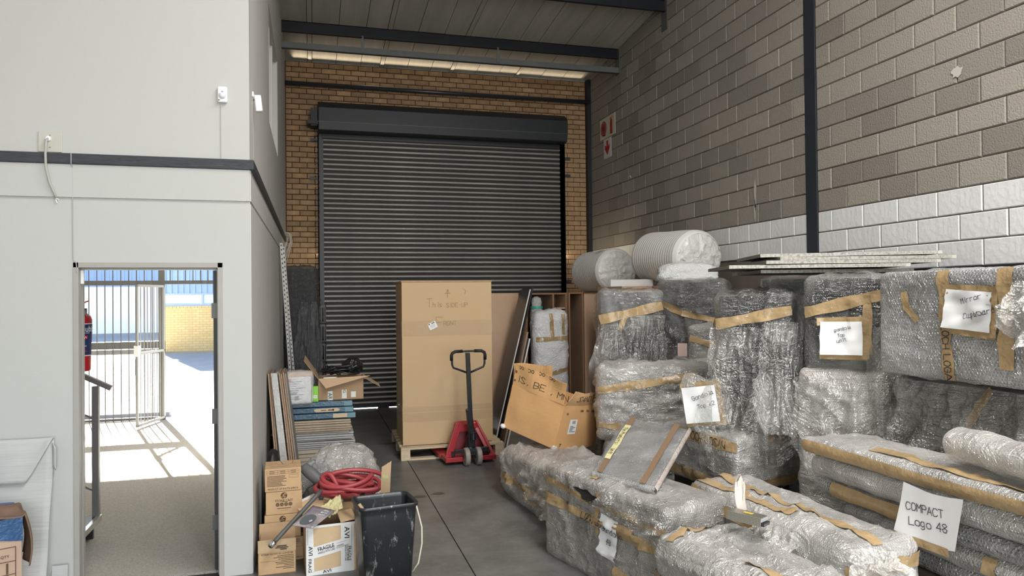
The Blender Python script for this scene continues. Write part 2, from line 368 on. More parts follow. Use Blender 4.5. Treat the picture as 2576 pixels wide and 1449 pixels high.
win = struct(thing('window_1', 'x', 'x', (0,0,0)))
for k in ('label', 'category'): del win[k]
PANE = M('milky_window_glass', (.84,.83,.78), .25, var=.12, vscale=9)
for i in range(3):
    y0 = WY0+.02+i*.60; MB().box(-.47, -.462, y0, y0+.575, WZ0+.02, WZ1-.02).build('pane', PANE, win)
    if i: MB().box(-.48, -.415, y0-.025, y0, WZ0, WZ1).build('mullion', M('window_frame_paint', (.55,.55,.53), .6), win)
wt = MB().box(-.50, -.40, WY0, WY1, WZ0-.0, WZ0+.02).box(-.50, -.40, WY0, WY1, WZ1-.02, WZ1).box(-.50, -.40, WY0, WY0+.02, WZ0, WZ1).box(-.50, -.40, WY1-.02, WY1, WZ0, WZ1)
wt.build('window_frame', M('window_frame_paint', (.55,.55,.53), .6), win)
TRIM = M('charcoal_painted_timber', (.050,.055,.065), .35, var=.25, vscale=8, bump=.8, bscale=30, stretch=(.6, 8, 8))
struct(MB().box(-4.2, LX+.028, FY-.03, FY, 2.642, 2.706).build('trim_1', TRIM, bevel=.004))
struct(MB().box(LX, LX+.028, FY, 11.35, 2.642, 2.706).build('trim_2', M('charcoal_painted_timber_side', (.045,.045,.05), .5, var=.2, vscale=6), bevel=.004))
# --- shell behind the camera
struct(MB().box(-4.35, -4.2, -6.2, 5.2, 0, 7.6).build('wall_left', WHITE))
struct(MB().box(-4.2, -1.1, -6.35, -6.2, 0, 7.6).box(3.5, 5, -6.35, -6.2, 0, 7.6).box(-1.1, 3.5, -6.35, -6.2, 4.3, 7.6).build('wall_rear', WHITE))

# --- right wall: mortar backing and single blocks
MORT = M('block_mortar', (.17,.145,.12), .95, var=.15, vscale=5)
wall_r = struct(MB().box(RX+.012, RX+.2, -6.2, BKY+.2, 0, 7.6).build('wall_right', MORT))
struct(MB().box(RX-.004, RX+.012, -6.2, 3.35, 0, 2.58).build('baseboard_right', M('white_block_paint', (.78,.78,.77), .6, var=.05, vscale=3, bump=.5, bscale=25, rnd=.03), wall_r))
BLOCK = M('grey_concrete_block', (.32,.292,.252), .95, var=.18, vscale=5, bump=.7, bscale=70, rnd=.20, col2=(.27,.242,.207))
BLOCKW = M('white_block_paint', (.78,.78,.77), .6)
def block_mesh(l, nm, mt):
    m = MB().box(0, .03, 0, l, 0, .19).mesh(nm)
    import bmesh
    bm = bmesh.new(); bm.from_mesh(m); bmesh.ops.recalc_face_normals(bm, faces=bm.faces)
    bmesh.ops.bevel(bm, geom=[e for e in bm.edges if all(v.co.x < .001 for v in e.verts)], offset=.006, segments=1, affect='EDGES', clamp_overlap=True)
    bm.to_mesh(m); bm.free(); m.materials.append(mt); return m
BM = {}
def block(l, white):
    k = (round(l, 3), white)
    if k not in BM: BM[k] = block_mesh(l, 'block', BLOCKW if white else BLOCK)
    return BM[k]
CY0, CY1, ZB = 6.028, 6.192, 2.582
nblk = 0; rest = MB(); restw = MB()
for r in range(-4, 19):
    z = ZB+.2*r+.005; white = r < 0
    seg = []
    half = (r % 2) == 1           # rows whose first piece beside the column is a half block
    y = CY0-.008
    first = True
    while y > 3.3:
        l = .19 if (first and half) else .39
        seg.append((y-l, l)); y -= l+.01; first = False
    y = CY1+.006; first = True
    while y < BKY-.1:
        l = .18 if (first and half) else .39
        l = min(l, BKY-.07-y)
        if l > .03: seg.append((y, l))
        y += l+.01; first = False
    for y, l in seg:
        zt = z+.19
        if z > ceil_z(y)-.02 or (y > CY1 and z < 2.1): continue
        dx = random.uniform(-.003, .003)
        zvis = CAMH+(y*.97+1.26)*.405      # top of the view
        if z > zvis+.1: (rest.box(RX, RX+.02, y, y+l, z, zt)); continue
        if y > 10.9 or nblk >= 298: (restw if white else rest).box(RX, RX+.02, y, y+l, z, min(zt, ceil_z(y+l))); continue
        inst(block(l, white), 'block', wall_r, (RX+dx, y, z)); nblk += 1
o = rest.build('far_blocks', BLOCK, wall_r); o['kind'] = 'stuff'
if restw.v: o = restw.build('far_painted_blocks', BLOCKW, wall_r); o['kind'] = 'stuff'
# dried plaster splashes on the blocks
sp = MB()
for y, z, a, b in ((4.42,3.47,.05,.04),(7.05,2.90,.022,.17),(7.06,2.72,.018,.12)):
    sp.add([(RX-.0045, y+a*cos(k*pi/7)*(1+.3*sin(k*2.3)), z+b*sin(k*pi/7)*(1+.2*cos(k*3.1))) for k in range(14)], [tuple(range(14))])
sp.build('plaster_splash', M('plaster', (.55,.52,.46), .9), wall_r)
o = MB().box(RX-.006, RX+.15, CY0, CY1, 0, ceil_z(6.2)).build('steel_column', M('blue_grey_steel_paint', (.022,.029,.036), .45, var=.1), bevel=.003)
tag(o, 'dark blue-grey steel column set in the block wall', 'column')
o = MB().box(4.695, RX, 11.92, BKY, 0, 5.6).build('corner_column', STEEL_D); tag(o, 'dark steel upright in the corner of brick and block walls', 'column')

# --- back wall: single bricks round the roller shutter
OX0, OX1, OZ = .17, 4.225, 4.62
BMORT = M('dark_brick_mortar', (.055,.036,.024), .95, var=.2, vscale=8)
wb = MB(); wb.box(LX, OX0, BKY+.008, BKY+.22, 0, 5.585).box(OX1, RX+.1, BKY+.008, BKY+.22, 0, 5.585).box(OX0, OX1, BKY+.008, BKY+.22, OZ, 5.585)
wall_b = struct(wb.build('wall_back', BMORT))
BRICK = M('yellow_brown_face_brick', (.35,.225,.122), .85, var=.22, vscale=14, bump=.6, bscale=60, rnd=.22, stretch=(1, 1, .35))
BR = {}
def brick(l, h):
    k = (round(l, 3), round(h, 3))
    if k not in BR:
        m = MB().box(0, l, 0, .03, 0, h).mesh('brick'); m.materials.append(BRICK)
        import bmesh
        bm = bmesh.new(); bm.from_mesh(m); bmesh.ops.recalc_face_normals(bm, faces=bm.faces)
        bmesh.ops.bevel(bm, geom=[e for e in bm.edges if all(v.co.y < .001 for v in e.verts)], offset=.004, segments=1, affect='EDGES', clamp_overlap=True); bm.to_mesh(m); bm.free(); BR[k] = m
    return BR[k]
cand = []
for r in range(8, 66):
    z = .0617+.085*r; h = min(.074, 5.585-z)
    if h < .02: continue
    x = -.404-(.116 if r % 2 else 0)
    while x < 4.69:
        a, b = max(x, LX+.012), min(x+.222, 4.69); x += .232
        if b-a < .03: continue
        parts = [(a, b)]
        if z < OZ and not (b < OX0 or a > OX1):
            parts = [q for q in ((a, min(b, OX0)), (max(a, OX1), b)) if q[1]-q[0] > .03]
        for a2, b2 in parts:
            pr = 0 if z > 4.7 else 1 if a2 < 1 and z > 1.6 else 2 if z > 1.9 else 3
            cand.append((pr, -z, a2, b2, z, h))
cand.sort(); rest = MB()
for i, (pr, _, a, b, z, h) in enumerate(cand):
    if i < 300: inst(brick(b-a, h), 'brick', wall_b, (a, BKY+random.uniform(-.002, .002), z))
    else: rest.box(a, b, BKY, BKY+.02, z, z+h)
o = rest.build('remaining_bricks', BRICK, wall_b); o['kind'] = 'stuff'
# --- ceiling: single boards between cover strips, sloping up towards the camera
CEIL = M('pale_ceiling_board', (.46,.445,.385), .8, var=.16, vscale=1.5, bump=.1, bscale=8, stretch=(6, .5, 1), rnd=.05)
edges = [-.54, -.045, .027, .404, .796, 1.104, 1.174, 1.557, 1.952, 2.274, 2.344, 2.730, 3.120, 3.427, 3.485, 3.885, 4.28, 4.62, 4.9]
ceil = MB(); y0, y1 = -6.4, 12.9
def slope(m, xa, xb, ya, yb, zo, th): m.add([(xa,ya,ceil_z(ya)+zo),(xb,ya,ceil_z(ya)+zo),(xb,yb,ceil_z(yb)+zo),(xa,yb,ceil_z(yb)+zo),
            (xa,ya,ceil_z(ya)+zo+th),(xb,ya,ceil_z(ya)+zo+th),(xb,yb,ceil_z(yb)+zo+th),(xa,yb,ceil_z(yb)+zo+th)],
            [(0,3,2,1),(4,5,6,7),(0,1,5,4),(1,2,6,5),(2,3,7,6),(3,0,4,7)]); return m
ceiling = struct(slope(MB(), -4.4, 5, y0, y1, .02, .06).build('ceiling', M('ceiling_joint', (.05,.05,.045), .9)))
for a, b in zip(edges, edges[1:]):
    narrow = b-a < .1
    slope(MB(), a+.004, b-.004, -1.0, 12.35, -.006 if narrow else random.uniform(0, .004), .02).build('ceiling_board', CEIL, ceiling)
slope(MB(), -4.2, -.54, -6.2, 5.2, 0, .02).build('ceiling_board', CEIL, ceiling)
slope(MB(), -.54, 4.9, -6.2, -1.0, 0, .02).build('ceiling_board', CEIL, ceiling)
# purlins
for yb, lab in ((10.74, 'dark blue-black steel roof purlin nearest the brick wall'), (9.12, 'dark steel roof purlin cropped at the top of view')):
    t = thing('roof_purlin', lab, 'beam', (0, yb, ceil_z(yb)), group='roof purlins')
    zt = -.004
    MB().box(LX, RX, -.01, 0, -.165, zt).build('web', STEEL_D, t)
    MB().box(LX, RX, -.01, .06, -.012, zt).build('top_flange', STEEL_D, t)
    MB().box(LX, RX, -.05, 0, -.172, -.162).build('bottom_flange', STEEL_D, t)
    MB().box(RX-.012, RX, -.08, .08, -.42, -.03).build('end_plate', M('galvanised_plate', (.11,.12,.115), .5), t)
GREYP = M('grey_painted_trunking', (.13,.14,.135), .6, var=.15, vscale=4)
t = thing('hanging_trunking', 'grey trunking hung on two brackets below the purlin', 'trunking', (0, 10.70, 5.335))
MB().box(LX, RX-.01, -.02, .03, .0, .093).build('channel', GREYP, t)
MB().box(LX, RX-.01, -.035, -.02, -.006, .004).build('lip', STEEL_D, t)
for x in (.735, 2.76):
    b = MB().box(x-.025, x+.025, -.03, -.02, .02, .20).box(x-.012, x+.012, -.026, -.02, .2, .26).build('bracket', GREYP, t)
t = thing('wall_girt', 'dark round girt bar across the brick above the shutter', 'bar', (0, 11.93, 5.18))
MB().tube([(LX, 0, .02), (RX-.02, 0, .02)], .036, 16).build('pipe', M('dark_girt_paint', (.03,.034,.04), .28), t, smooth=True)

# --- roller shutter
sh = thing('roller_shutter', 'dark steel roller shutter filling the brick opening', 'shutter', (0, BKY, 0))
SLAT = M('shutter_slat_steel', (.34,.325,.30), .5, metal=.3, var=.30, vscale=2.2, stretch=(.5, 1, 6), rnd=.10)
HOOD = M('shutter_hood_paint', (.013,.018,.022), .48, var=.2, vscale=3)
prof = [(.006,.0),(-.008,.002),(-.018,.007),(-.023,.014),(-.024,.022),(-.022,.031),(-.016,.038),(-.004,.042),(.010,.044),(.020,.044),(.020,0)]
sl = MB().prism(prof, OX0+.005, OX1-.005, 'x').mesh('slat'); sl.materials.append(SLAT)
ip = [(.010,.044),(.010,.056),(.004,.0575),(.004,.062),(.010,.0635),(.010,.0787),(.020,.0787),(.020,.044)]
il = MB().prism(ip, OX0+.005, OX1-.005, 'x').mesh('interlock'); il.materials.append(M('dark_interlock', (.022,.020,.019), .6, var=.3, vscale=4))  # interlock strips are a darker colour than the slats
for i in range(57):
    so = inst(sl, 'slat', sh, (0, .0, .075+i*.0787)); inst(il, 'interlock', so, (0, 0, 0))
bb = MB().box(.25, 1.02, -.03, .02, .02, .075).box(1.02, 1.2, -.03, .02, .0, .075).box(1.2, 1.42, -.03, .02, .018, .075).box(1.42, 4.2, -.03, .02, 0, .075).box(.17, .25, -.03, .02, 0, .075)
bb.build('bottom_rail', STEEL_D, sh)
GUIDE = M('shutter_guide_paint', (.030,.036,.042), .45, var=.15)
for x0, x1, bx in ((.108, .19, .02), (4.20, 4.275, 4.36)):
    g = MB().box(x0, x1, -.075, -.03, 0, 4.45).box(x0, x0+.012 if x0 < 1 else x1, -.075, -.002, 0, 4.45); g.build('guide_rail', GUIDE, sh)
for z, x in ((3.72,.04),(1.98,.02),(3.9,4.33),(2.05,4.33),(4.33,.05),(4.2,4.33)):
    MB().box(x-.06, x+.06, -.03, -.002, z-.025, z+.025).build('guide_bracket', GUIDE, sh)
hx0, hx1 = .11, 4.235
hp = [(-.02,4.92),(-.22,4.90),(-.33,4.83),(-.36,4.78),(-.36,4.56),(-.33,4.43),(-.28,4.42),(-.02,4.42)]
hd = MB().prism(hp, hx0, hx1, 'x').build('hood', HOOD, sh, bevel=.012)
MB().box(hx0-.004, hx1, -.366, -.358, 4.555, 4.562).build('hood_seam', M('worn_edge', (.10,.11,.11), .4), hd)
MB().box(hx0+.06, hx1-.06, -.10, -.06, 4.35, 4.425).build('lintel_angle', STEEL_D, sh)
MB().box(-.0, hx0-.01, -.30, -.05, 4.50, 4.78).box(-.05, hx0, -.33, -.05, 4.52, 4.58).build('drive_bracket', STEEL_D, sh)
ch = MB(); zz = 4.50
for side in (-.012, .020):
    for k in range(70):
        z = zz-k*.046
        c = Vector((.075+side+(.02*sin(k*.07) if side > 0 else 0), -.24+.0015*k, z)); 
        ch.tube([c+Vector((.008*cos(a), 0, .016*sin(a))) if k % 2 else c+Vector((0, .008*cos(a), .016*sin(a))) for a in [q*pi/3 for q in range(6)]], .0035, 4, True)
ch.build('hand_chain', STEEL_D, sh)['kind'] = 'stuff'

# --- reception beyond the doorway
CARPET = M('brown_grey_carpet', (.40,.38,.335), .95, var=.35, vscale=90, bump=1., bscale=160)
RWH = M('reception_white_paint', (.86,.86,.85), .8)
struct(MB().box(-.552, -.54, 5.17, 12.02, 0, 2.62).build('wall_reception_right', RWH))
struct(MB().box(-3.75, DX0-.02, 5.161, 5.168, 0, 2.62).build('wall_reception_front', RWH))
struct(MB().box(-3.75, -.54, 5.17, 12.25, -.05, .004).build('floor', CARPET))
struct(MB().box(-3.75, -.54, 5.17, 12.25, 2.62, 2.7).build('ceiling', RWH))
struct(MB().box(-3.9, -3.75, 5.2, 12.25, 0, 2.7).build('wall_reception', RWH))
struct(MB().box(-3.9, -3.45, 12.03, 12.25, 0, 6).box(-1.12, LX, 12.03, 12.25, 0, 6).box(-3.45, -1.12, 12.03, 12.25, 2.30, 6).build('wall_facade', WHITE))
# door frame and leaf
FR = M('grey_steel_door_frame', (.36,.35,.325), .5, var=.05)
fr = struct(MB().box(DX0-.018, DX0+.012, FY-.016, 5.17, 0, DZ+.02).box(DX1-.012, DX1+.018, FY-.016, 5.17, 0, DZ+.02).box(DX0-.018, DX1+.018, FY-.016, 5.17, DZ-.012, DZ+.02)
            .box(DX0+.012, DX0+.015, 5.11, 5.13, 0, DZ-.012).box(DX1-.024, DX1-.012, 5.10, 5.17, 0, DZ-.012).box(DX0+.012, DX1-.012, 5.10, 5.17, DZ-.024, DZ-.012).build('trim_3', FR, bevel=.003))
d = struct(MB().box(DX1-.055, DX1-.018, 5.18, 5.97, .01, 1.985).build('door_1', M('charcoal_door', (.035,.035,.036), .5)))
for z in (1.72, 1.02, .32): MB().box(DX1-.066, DX1-.03, 5.172, 5.18, z-.05, z+.05).build('hinge', M('dull_hinge', (.10,.10,.10), .4, metal=.6), d)
MB().tube([(DX1-.066, 5.9, 1.02), (DX1-.12, 5.9, 1.02), (DX1-.12, 5.8, 1.02)], .01, 8).build('door_handle', M('bright_metal', (.5,.5,.5), .3, metal=1), d)
o = MB().box(DX0+.013, DX0+.03, 5.085, 5.10, 1.90, 1.985).build('door_contact', M('sensor_white', (.8,.8,.8), .4)); tag(o, 'small white door contact at the top left of the door frame', 'sensor')

# --- security gate and glazed front
GATE = M('grey_gate_steel', (.22,.225,.22), .45, metal=.2)
GDARK = M('dark_gate_steel', (.10,.10,.10), .5)
g = thing('security_gate_panel', 'fixed barred security panel left of the open gate', 'gate', (0, 11.95, 0))
MB().box(-3.45, -2.14, -.02, .02, 2.02, 2.09).build('top_rail', GDARK, g)
MB().box(-3.45, -2.14, -.02, .02, 1.075, 1.18).build('middle_rail', GDARK, g)
MB().box(-3.45, -2.14, -.02, .02, .995, 1.065).build('lower_middle_rail', GATE, g)
MB().box(-3.45, -2.14, -.02, .02, .01, .05).build('bottom_rail', GDARK, g)
MB().box(-2.225, -2.14, -.03, .03, 0, 2.30).build('post', GDARK, g)
br = MB().tube([(0, 0, 0), (0, 0, 2.30)], .008, 6).mesh('bar'); br.materials.append(GDARK)
for i in range(11): inst(br, 'bar', g, (-3.37+i*.106, -.025, 0))
g2 = thing('transom_grille', 'barred grille over the open gateway', 'grille', (0, 11.95, 0))
MB().box(-2.14, -1.12, -.02, .02, 2.035, 2.09).build('rail', GDARK, g2)
b2 = MB().tube([(0, 0, 2.05), (0, 0, 2.30)], .008, 6).mesh('bar'); b2.materials.append(GDARK)
for i in range(9): inst(b2, 'bar', g2, (-2.06+i*.106, -.025, 0))
ga = math.atan2(11.165-11.93, -2.36+2.15)
g3 = thing('open_security_gate', 'barred security gate leaf swung open into reception', 'gate', (-2.15, 11.91, .03), (0, 0, ga))
fl = .80
MB().box(.0, .03, -.015, .015, 0, 1.99).box(fl-.035, fl, -.015, .015, 0, 1.99).box(0, fl, -.015, .015, 1.955, 1.99).box(0, fl, -.015, .015, 0, .035).build('gate_frame', GATE, g3)
MB().box(0, fl, -.015, .015, 1.0, 1.035).build('cross_rail', GATE, g3)
b3 = MB().tube([(0, 0, .02), (0, 0, 1.97)], .007, 6).mesh('bar'); b3.materials.append(GATE)
for i in range(7): inst(b3, 'bar', g3, (.11+i*.095, 0, 0))
MB().box(fl-.05, fl+.01, -.03, .03, .98, 1.13).build('lock_box', M('lock_white', (.7,.7,.68), .4), g3)
MB().tube([(fl-.018, -.02, .72), (fl-.018, -.02, .95)], .012, 8).build('bolt', GATE, g3)
# --- outside
PAVE = M('pale_paving', (.42,.40,.37), .9, var=.1, vscale=2)
struct(MB().box(-40, 40, 12.25, 70, -.25, -.02).build('floor', PAVE))
o = MB().box(-3.7, -.9, 12.25, 12.97, 2.48, 2.53).build('sun_blocker', M('grey_sun_blocker', (.3,.3,.3), .7)); tag(o, 'thin canopy over the gate outside, unseen, added to cut off high sun', 'blocker')  # unseen slab added to keep sun above the rail off the carpet
o = MB().box(-3.5, -2.14, 12.25, 12.45, -.02, .07).build('door_step', M('blue_grey_step', (.20,.22,.27), .8)); tag(o, 'low blue-grey concrete step outside the gate', 'step')
YB = M('yellow_brick_far', (.60,.44,.20), .9, var=.15, vscale=5)
def brick_tex(mat, sx, sz, mort):
    t, N, L = nodes(mat); b = N['Principled BSDF']; tc = N.new('ShaderNodeTexCoord'); mp = N.new('ShaderNodeMapping'); mp.inputs['Rotation'].default_value = (R(90), 0, 0)
    L.new(tc.outputs['Object'], mp.inputs[0]); bt = N.new('ShaderNodeTexBrick'); L.new(mp.outputs[0], bt.inputs['Vector'])
    bt.inputs['Scale'].default_value = 1; bt.inputs['Brick Width'].default_value = sx; bt.inputs['Row Height'].default_value = sz; bt.inputs['Mortar Size'].default_value = .008
    bt.inputs['Color1'].default_value = (.62,.46,.21,1); bt.inputs['Color2'].default_value = (.56,.40,.18,1); bt.inputs['Mortar'].default_value = (*mort, 1); L.new(bt.outputs[0], b.inputs['Base Color'])
brick_tex(YB, .232, .085, (.40,.30,.17))
BLUE = M('blue_cladding', (.22,.33,.52), .5)
ob = thing('yellow_brick_building', 'yellow brick building with blue cladding across the yard', 'building', (0, 27.6, 0))
MB().box(-5.15, 6, 0, 2.5, -.02, 1.5).build('wall', YB, ob)
cp = MB()
for i in range(96): cp.box(-5.15+i*.116, -5.15+i*.116+.106, -.03, .05, 1.5, 1.58)
cp.build('coping', YB, ob)['kind'] = 'stuff'
MB().box(-5.15, 6, .0, .12, 1.58, 1.66).box(-5.15, 6, .0, .12, 1.97, 2.03).build('window_frame', M('blue_window_frame', (.25,.33,.45), .5), ob)
for i in range(8):
    x = -5.0+i*1.3; MB().box(x, x+1.2, .05, .06, 1.66, 1.97).build('pane', M('office_glass', (.45,.55,.6), .15), ob)
    MB().box(x-.06, x, 0, .1, 1.66, 1.97).build('window_post', M('blue_window_frame', (.25,.33,.45), .5), ob)
cl = MB()
for i in range(60):
    x = -5.15+i*.19; cl.box(x, x+.19, .02, .04, 2.03, 3.9).box(x, x+.05, -.02, .02, 2.03, 3.9)
cl.build('blue_cladding', BLUE, ob)
ow = thing('white_painted_building', 'white painted building with blue cladding left of the yellow brick', 'building', (0, 45, 0))
MB().box(-30, 2, 0, 3, -.02, 2.57).build('wall', M('outdoor_white_paint', (.85,.85,.84), .8), ow)
cl = MB()
for i in range(84):
    x = -30+i*.38; cl.box(x, x+.38, .02, .04, 2.57, 4.6).box(x, x+.10, -.02, .02, 2.57, 4.6)
cl.build('blue_cladding', BLUE, ow)
# --- stair in reception
BLK = M('black_stair_steel', (.022,.022,.022), .45)
s = thing('stair', 'black stair with metal nosing and railing inside reception', 'stair', (0,0,0))
for i in range(4):
    MB().box(-2.62-.0*i, -1.555-.0*i, 5.50+.0*i, 6.15, .14, .17).build('tread', BLK, s) if i == 0 else MB().box(-2.62, -1.555-.27*i, 5.50, 6.15, .14+.18*i, .17+.18*i).build('tread', BLK, s)
MB().box(-1.575, -1.545, 5.50, 6.15, .135, .178).build('nosing', M('aluminium_nosing', (.55,.54,.5), .3, metal=.8), s)
MB().box(-2.6, -1.6, 6.12, 6.15, 0, .14).build('stringer', BLK, s)
RAILM = M('grey_rail_steel', (.11,.11,.11), .45)
MB().box(-1.60, -1.555, 6.10, 6.145, .17, 1.15).build('railing_post', RAILM, s)
MB().bar((-1.47, 6.12, 1.13), (-2.6, 6.12, 1.73), .05, .035).build('handrail', RAILM, s)
MB().bar((-1.58, 6.12, .90), (-2.6, 6.12, 1.44), .012, .012).build('rail_bar', RAILM, s)
MB().bar((-1.58, 6.12, .36), (-2.6, 6.12, .90), .012, .012).build('rail_bar', RAILM, s)
MB().tube([(-1.78, 6.12, .47), (-1.78, 6.12, 1.0)], .008, 6).build('rail_bar', RAILM, s)
# ================================================================== BUBBLE-WRAPPED PILE
BW_D = bubble('bubble_wrap_clear', (.84,.83,.80), .035, .013, streak=1.3, ringw=.12, sheen=.055, gloss=.085)
BW_M = bubble('bubble_wrap_hazy', (.80,.765,.715), .40, .014)
BW_L = bubble('bubble_wrap_milky', (.84,.81,.77), .50, .014)
BW_G = bubble('bubble_wrap_grey', (.76,.76,.76), .24, .018, ringw=.38)
BW_C = bubble('bubble_wrap_loose_clear', (.86,.85,.82), .02, .013, streak=1.4, sheen=.11, gloss=.09, ringw=.14)
CLEAR = film('clear_stretch_film', (.9,.9,.88), .33)
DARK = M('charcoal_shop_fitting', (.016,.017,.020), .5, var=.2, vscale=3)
GREYC = M('grey_board', (.14,.14,.14), .7, var=.15, vscale=4)
BROWNC = M('brown_board', (.26,.20,.14), .8, var=.15, vscale=4)
def fbm(p, s): return noise.noise(Vector(p)+Vector((s*3.7, s*1.9, s*7.3)))
class Wrap:
    def __init__(s, size, r=.03, amp=.02, seed=1, fold=(9,2.2,2.2), base=.012, bulge=.0):
        s.h = Vector((size[0]/2, size[1]/2, size[2]/2)); s.size = size; s.r = min(r, .45*min(size)); s.amp = amp; s.seed = seed; s.fold = fold; s.base = base; s.bulge = bulge
    def p(s, q, off=0.):
        q = Vector((q[0], q[1], q[2]-s.h.z)); inn = Vector([max(-h+s.r, min(h-s.r, c)) for h, c in zip(s.h, q)])
        n = q-inn; n = n.normalized() if n.length > 1e-7 else Vector((0,0,1))
        pos = inn+n*s.r
        low = fbm(pos*1.9, s.seed); f = Vector((pos.x*s.fold[0], pos.y*s.fold[1], pos.z*s.fold[2])); w = fbm(pos*3.1, s.seed+5)*.6
        rid = 1-min(1, abs(fbm(f+Vector((w, w, w)), s.seed+2))*2.6); rid = rid**3
        f2 = Vector((pos.x*7+pos.z*9, pos.y*7-pos.z*5, pos.z*3-pos.x*2)); r2 = 1-min(1, abs(fbm(f2, s.seed+9))*3)
        f3 = Vector((f.x*2.1+f.z*.6, f.y*2.1, f.z*2.1)); r3 = 1-min(1, abs(fbm(f3, s.seed+13))*2.4)
        ds = sorted([s.h.x-abs(q.x), s.h.y-abs(q.y), s.h.z-abs(q.z)]); ef = .25+.75*min(1, max(0, ds[1])/.07)
        d = s.amp*ef*(.40*low+1.0*rid+.45*r2**3+.45*r3**3)
        bl = s.bulge*(1-(q.x/s.h.x)**2*.9 if abs(n.x) < .5 else 1)*(1-(q.z/s.h.z)**2*.9 if abs(n.z) < .5 else 1)*(1-(q.y/s.h.y)**2*.9 if abs(n.y) < .5 else 1)
        pos = pos+n*(max(.004, s.base+d+bl)+off); pos.z += s.h.z
        return pos
    def q(s, face, u, v):
        h = s.h
        return {'-x': (-h.x, -u, v), '+x': (h.x, u, v), '-y': (u, -h.y, v), '+y': (-u, h.y, v), '+z': (u, v, 2*h.z), '-z': (u, v, 0)}[face]
    def on(s, face, u, v, off=0.): return s.p(s.q(face, u, v), off)
    def mesh(s, res=.03, faces=('-x','+x','-y','+y','+z','-z')):
        m = MB(); idx = {}; h = s.h
        ext = {'-x': (-h.y, h.y, 0, 2*h.z), '+x': (-h.y, h.y, 0, 2*h.z), '-y': (-h.x, h.x, 0, 2*h.z), '+y': (-h.x, h.x, 0, 2*h.z), '+z': (-h.x, h.x, -h.y, h.y), '-z': (-h.x, h.x, -h.y, h.y)}
        for f in faces:
            u0, u1, v0, v1 = ext[f]; nu = max(2, round((u1-u0)/res)); nv = max(2, round((v1-v0)/res))
            def vid(i, j):
                q = s.q(f, u0+(u1-u0)*i/nu, v0+(v1-v0)*j/nv); k = tuple(round(c, 4) for c in q)
                if k not in idx: idx[k] = len(m.v); m.v.append(tuple(s.p(q)))
                return idx[k]
            for j in range(nv):
                for i in range(nu):
                    m.f.append((vid(i, j), vid(i+1, j), vid(i+1, j+1), vid(i, j+1)))
                    a, b, c, d = u0+(u1-u0)*i/nu, u0+(u1-u0)*(i+1)/nu, v0+(v1-v0)*j/nv, v0+(v1-v0)*(j+1)/nv; m.uv.append([(a, c), (b, c), (b, d), (a, d)])
        return m
    def patch(s, face, u, v, rot):
        c_, s_ = cos(R(rot)), sin(R(rot))
        return lambda a, b, off: s.on(face, u+a*c_-b*s_, v+a*s_+b*c_, off)
def tape(W_, root, face, a, b, w, mat=None, off=.006, name='tape', text=None, th=.5):
    L_ = math.hypot(b[0]-a[0], b[1]-a[1]); rt = math.degrees(math.atan2(b[1]-a[1], b[0]-a[0])); mp = W_.patch(face, (a[0]+b[0])/2, (a[1]+b[1])/2, rt)
    n = max(3, int(L_/.03)); ph = random.random()*9
    m = MB().grid(lambda i, j: mp((i-.5)*L_, (j-.5)*w*(1+.12*sin(i*9+ph)), off+.003*sin(i*23+ph)*j), n, 3)
    o = m.build(name, mat or TAPE, root, smooth=True, fixn=False)
    if text:
        st, tot = pen_strokes(text); hh = w*th
        pen_on(lambda x, y: mp(x, y, off+.006), [(text, -tot*hh*.45, -hh*.45, hh, 0)], .0045, INK, o)
    return o
def note(W_, root, face, u, v, w, h, rot, lines, pw=.006, curl=.02, border=True, off=.012, name='paper_note'):
    mp = W_.patch(face, u, v, rot)
    def z(a, b): return off+curl*max(0, (-a/w-.1))*max(0, .3-b/h)*1.2+.003*sin(a*30+b*20)
    if border:
        for (a0, b0, a1, b1, tw) in ((-w*.58, h*.5, w*.60, h*.53, .05), (w*.52, -h*.62, w*.51, h*.62, .055), (-w*.56, -h*.52, w*.6, -h*.54, .05)):
            L_ = math.hypot(a1-a0, b1-b0); r2 = math.atan2(b1-b0, a1-a0)
            m = MB().grid(lambda i, j: mp(a0+(a1-a0)*i-sin(r2)*(j-.5)*tw, b0+(b1-b0)*i+cos(r2)*(j-.5)*tw, .007+.003*sin(i*17+j*3)), 10, 2); m.build('tape', TAPE, root, smooth=True, fixn=False)
    m = MB().grid(lambda i, j: mp((i-.5)*w, (j-.5)*h, z((i-.5)*w, (j-.5)*h)), 10, 10)
    o = m.build(name, PAPER, root, smooth=True, fixn=False)
    pen_on(lambda a, b: mp(a, b, z(a, b)+.007), lines, pw, PEN_INK, o)
    return o
def bundle(name, label, loc, rot, size, core, wrap, r=.03, amp=.02, seed=1, fold=(9,2.2,2.2), bulge=0., res=.024, cat='wrapped bundle', group='bubble-wrapped shop fittings', base=.012):
    t = thing(name, label, cat, loc, rot, group)
    sx, sy, sz = size; e = .003+.32*min(r, .45*min(size))
    MB().box(-sx/2+e, sx/2-e, -sy/2+e, sy/2-e, e, sz-e).build('core', core, t)
    W_ = Wrap(size, r, amp, seed, fold, base, bulge)
    W_.mesh(res).build('bubble_wrap', wrap, t, smooth=True)
    return t, W_
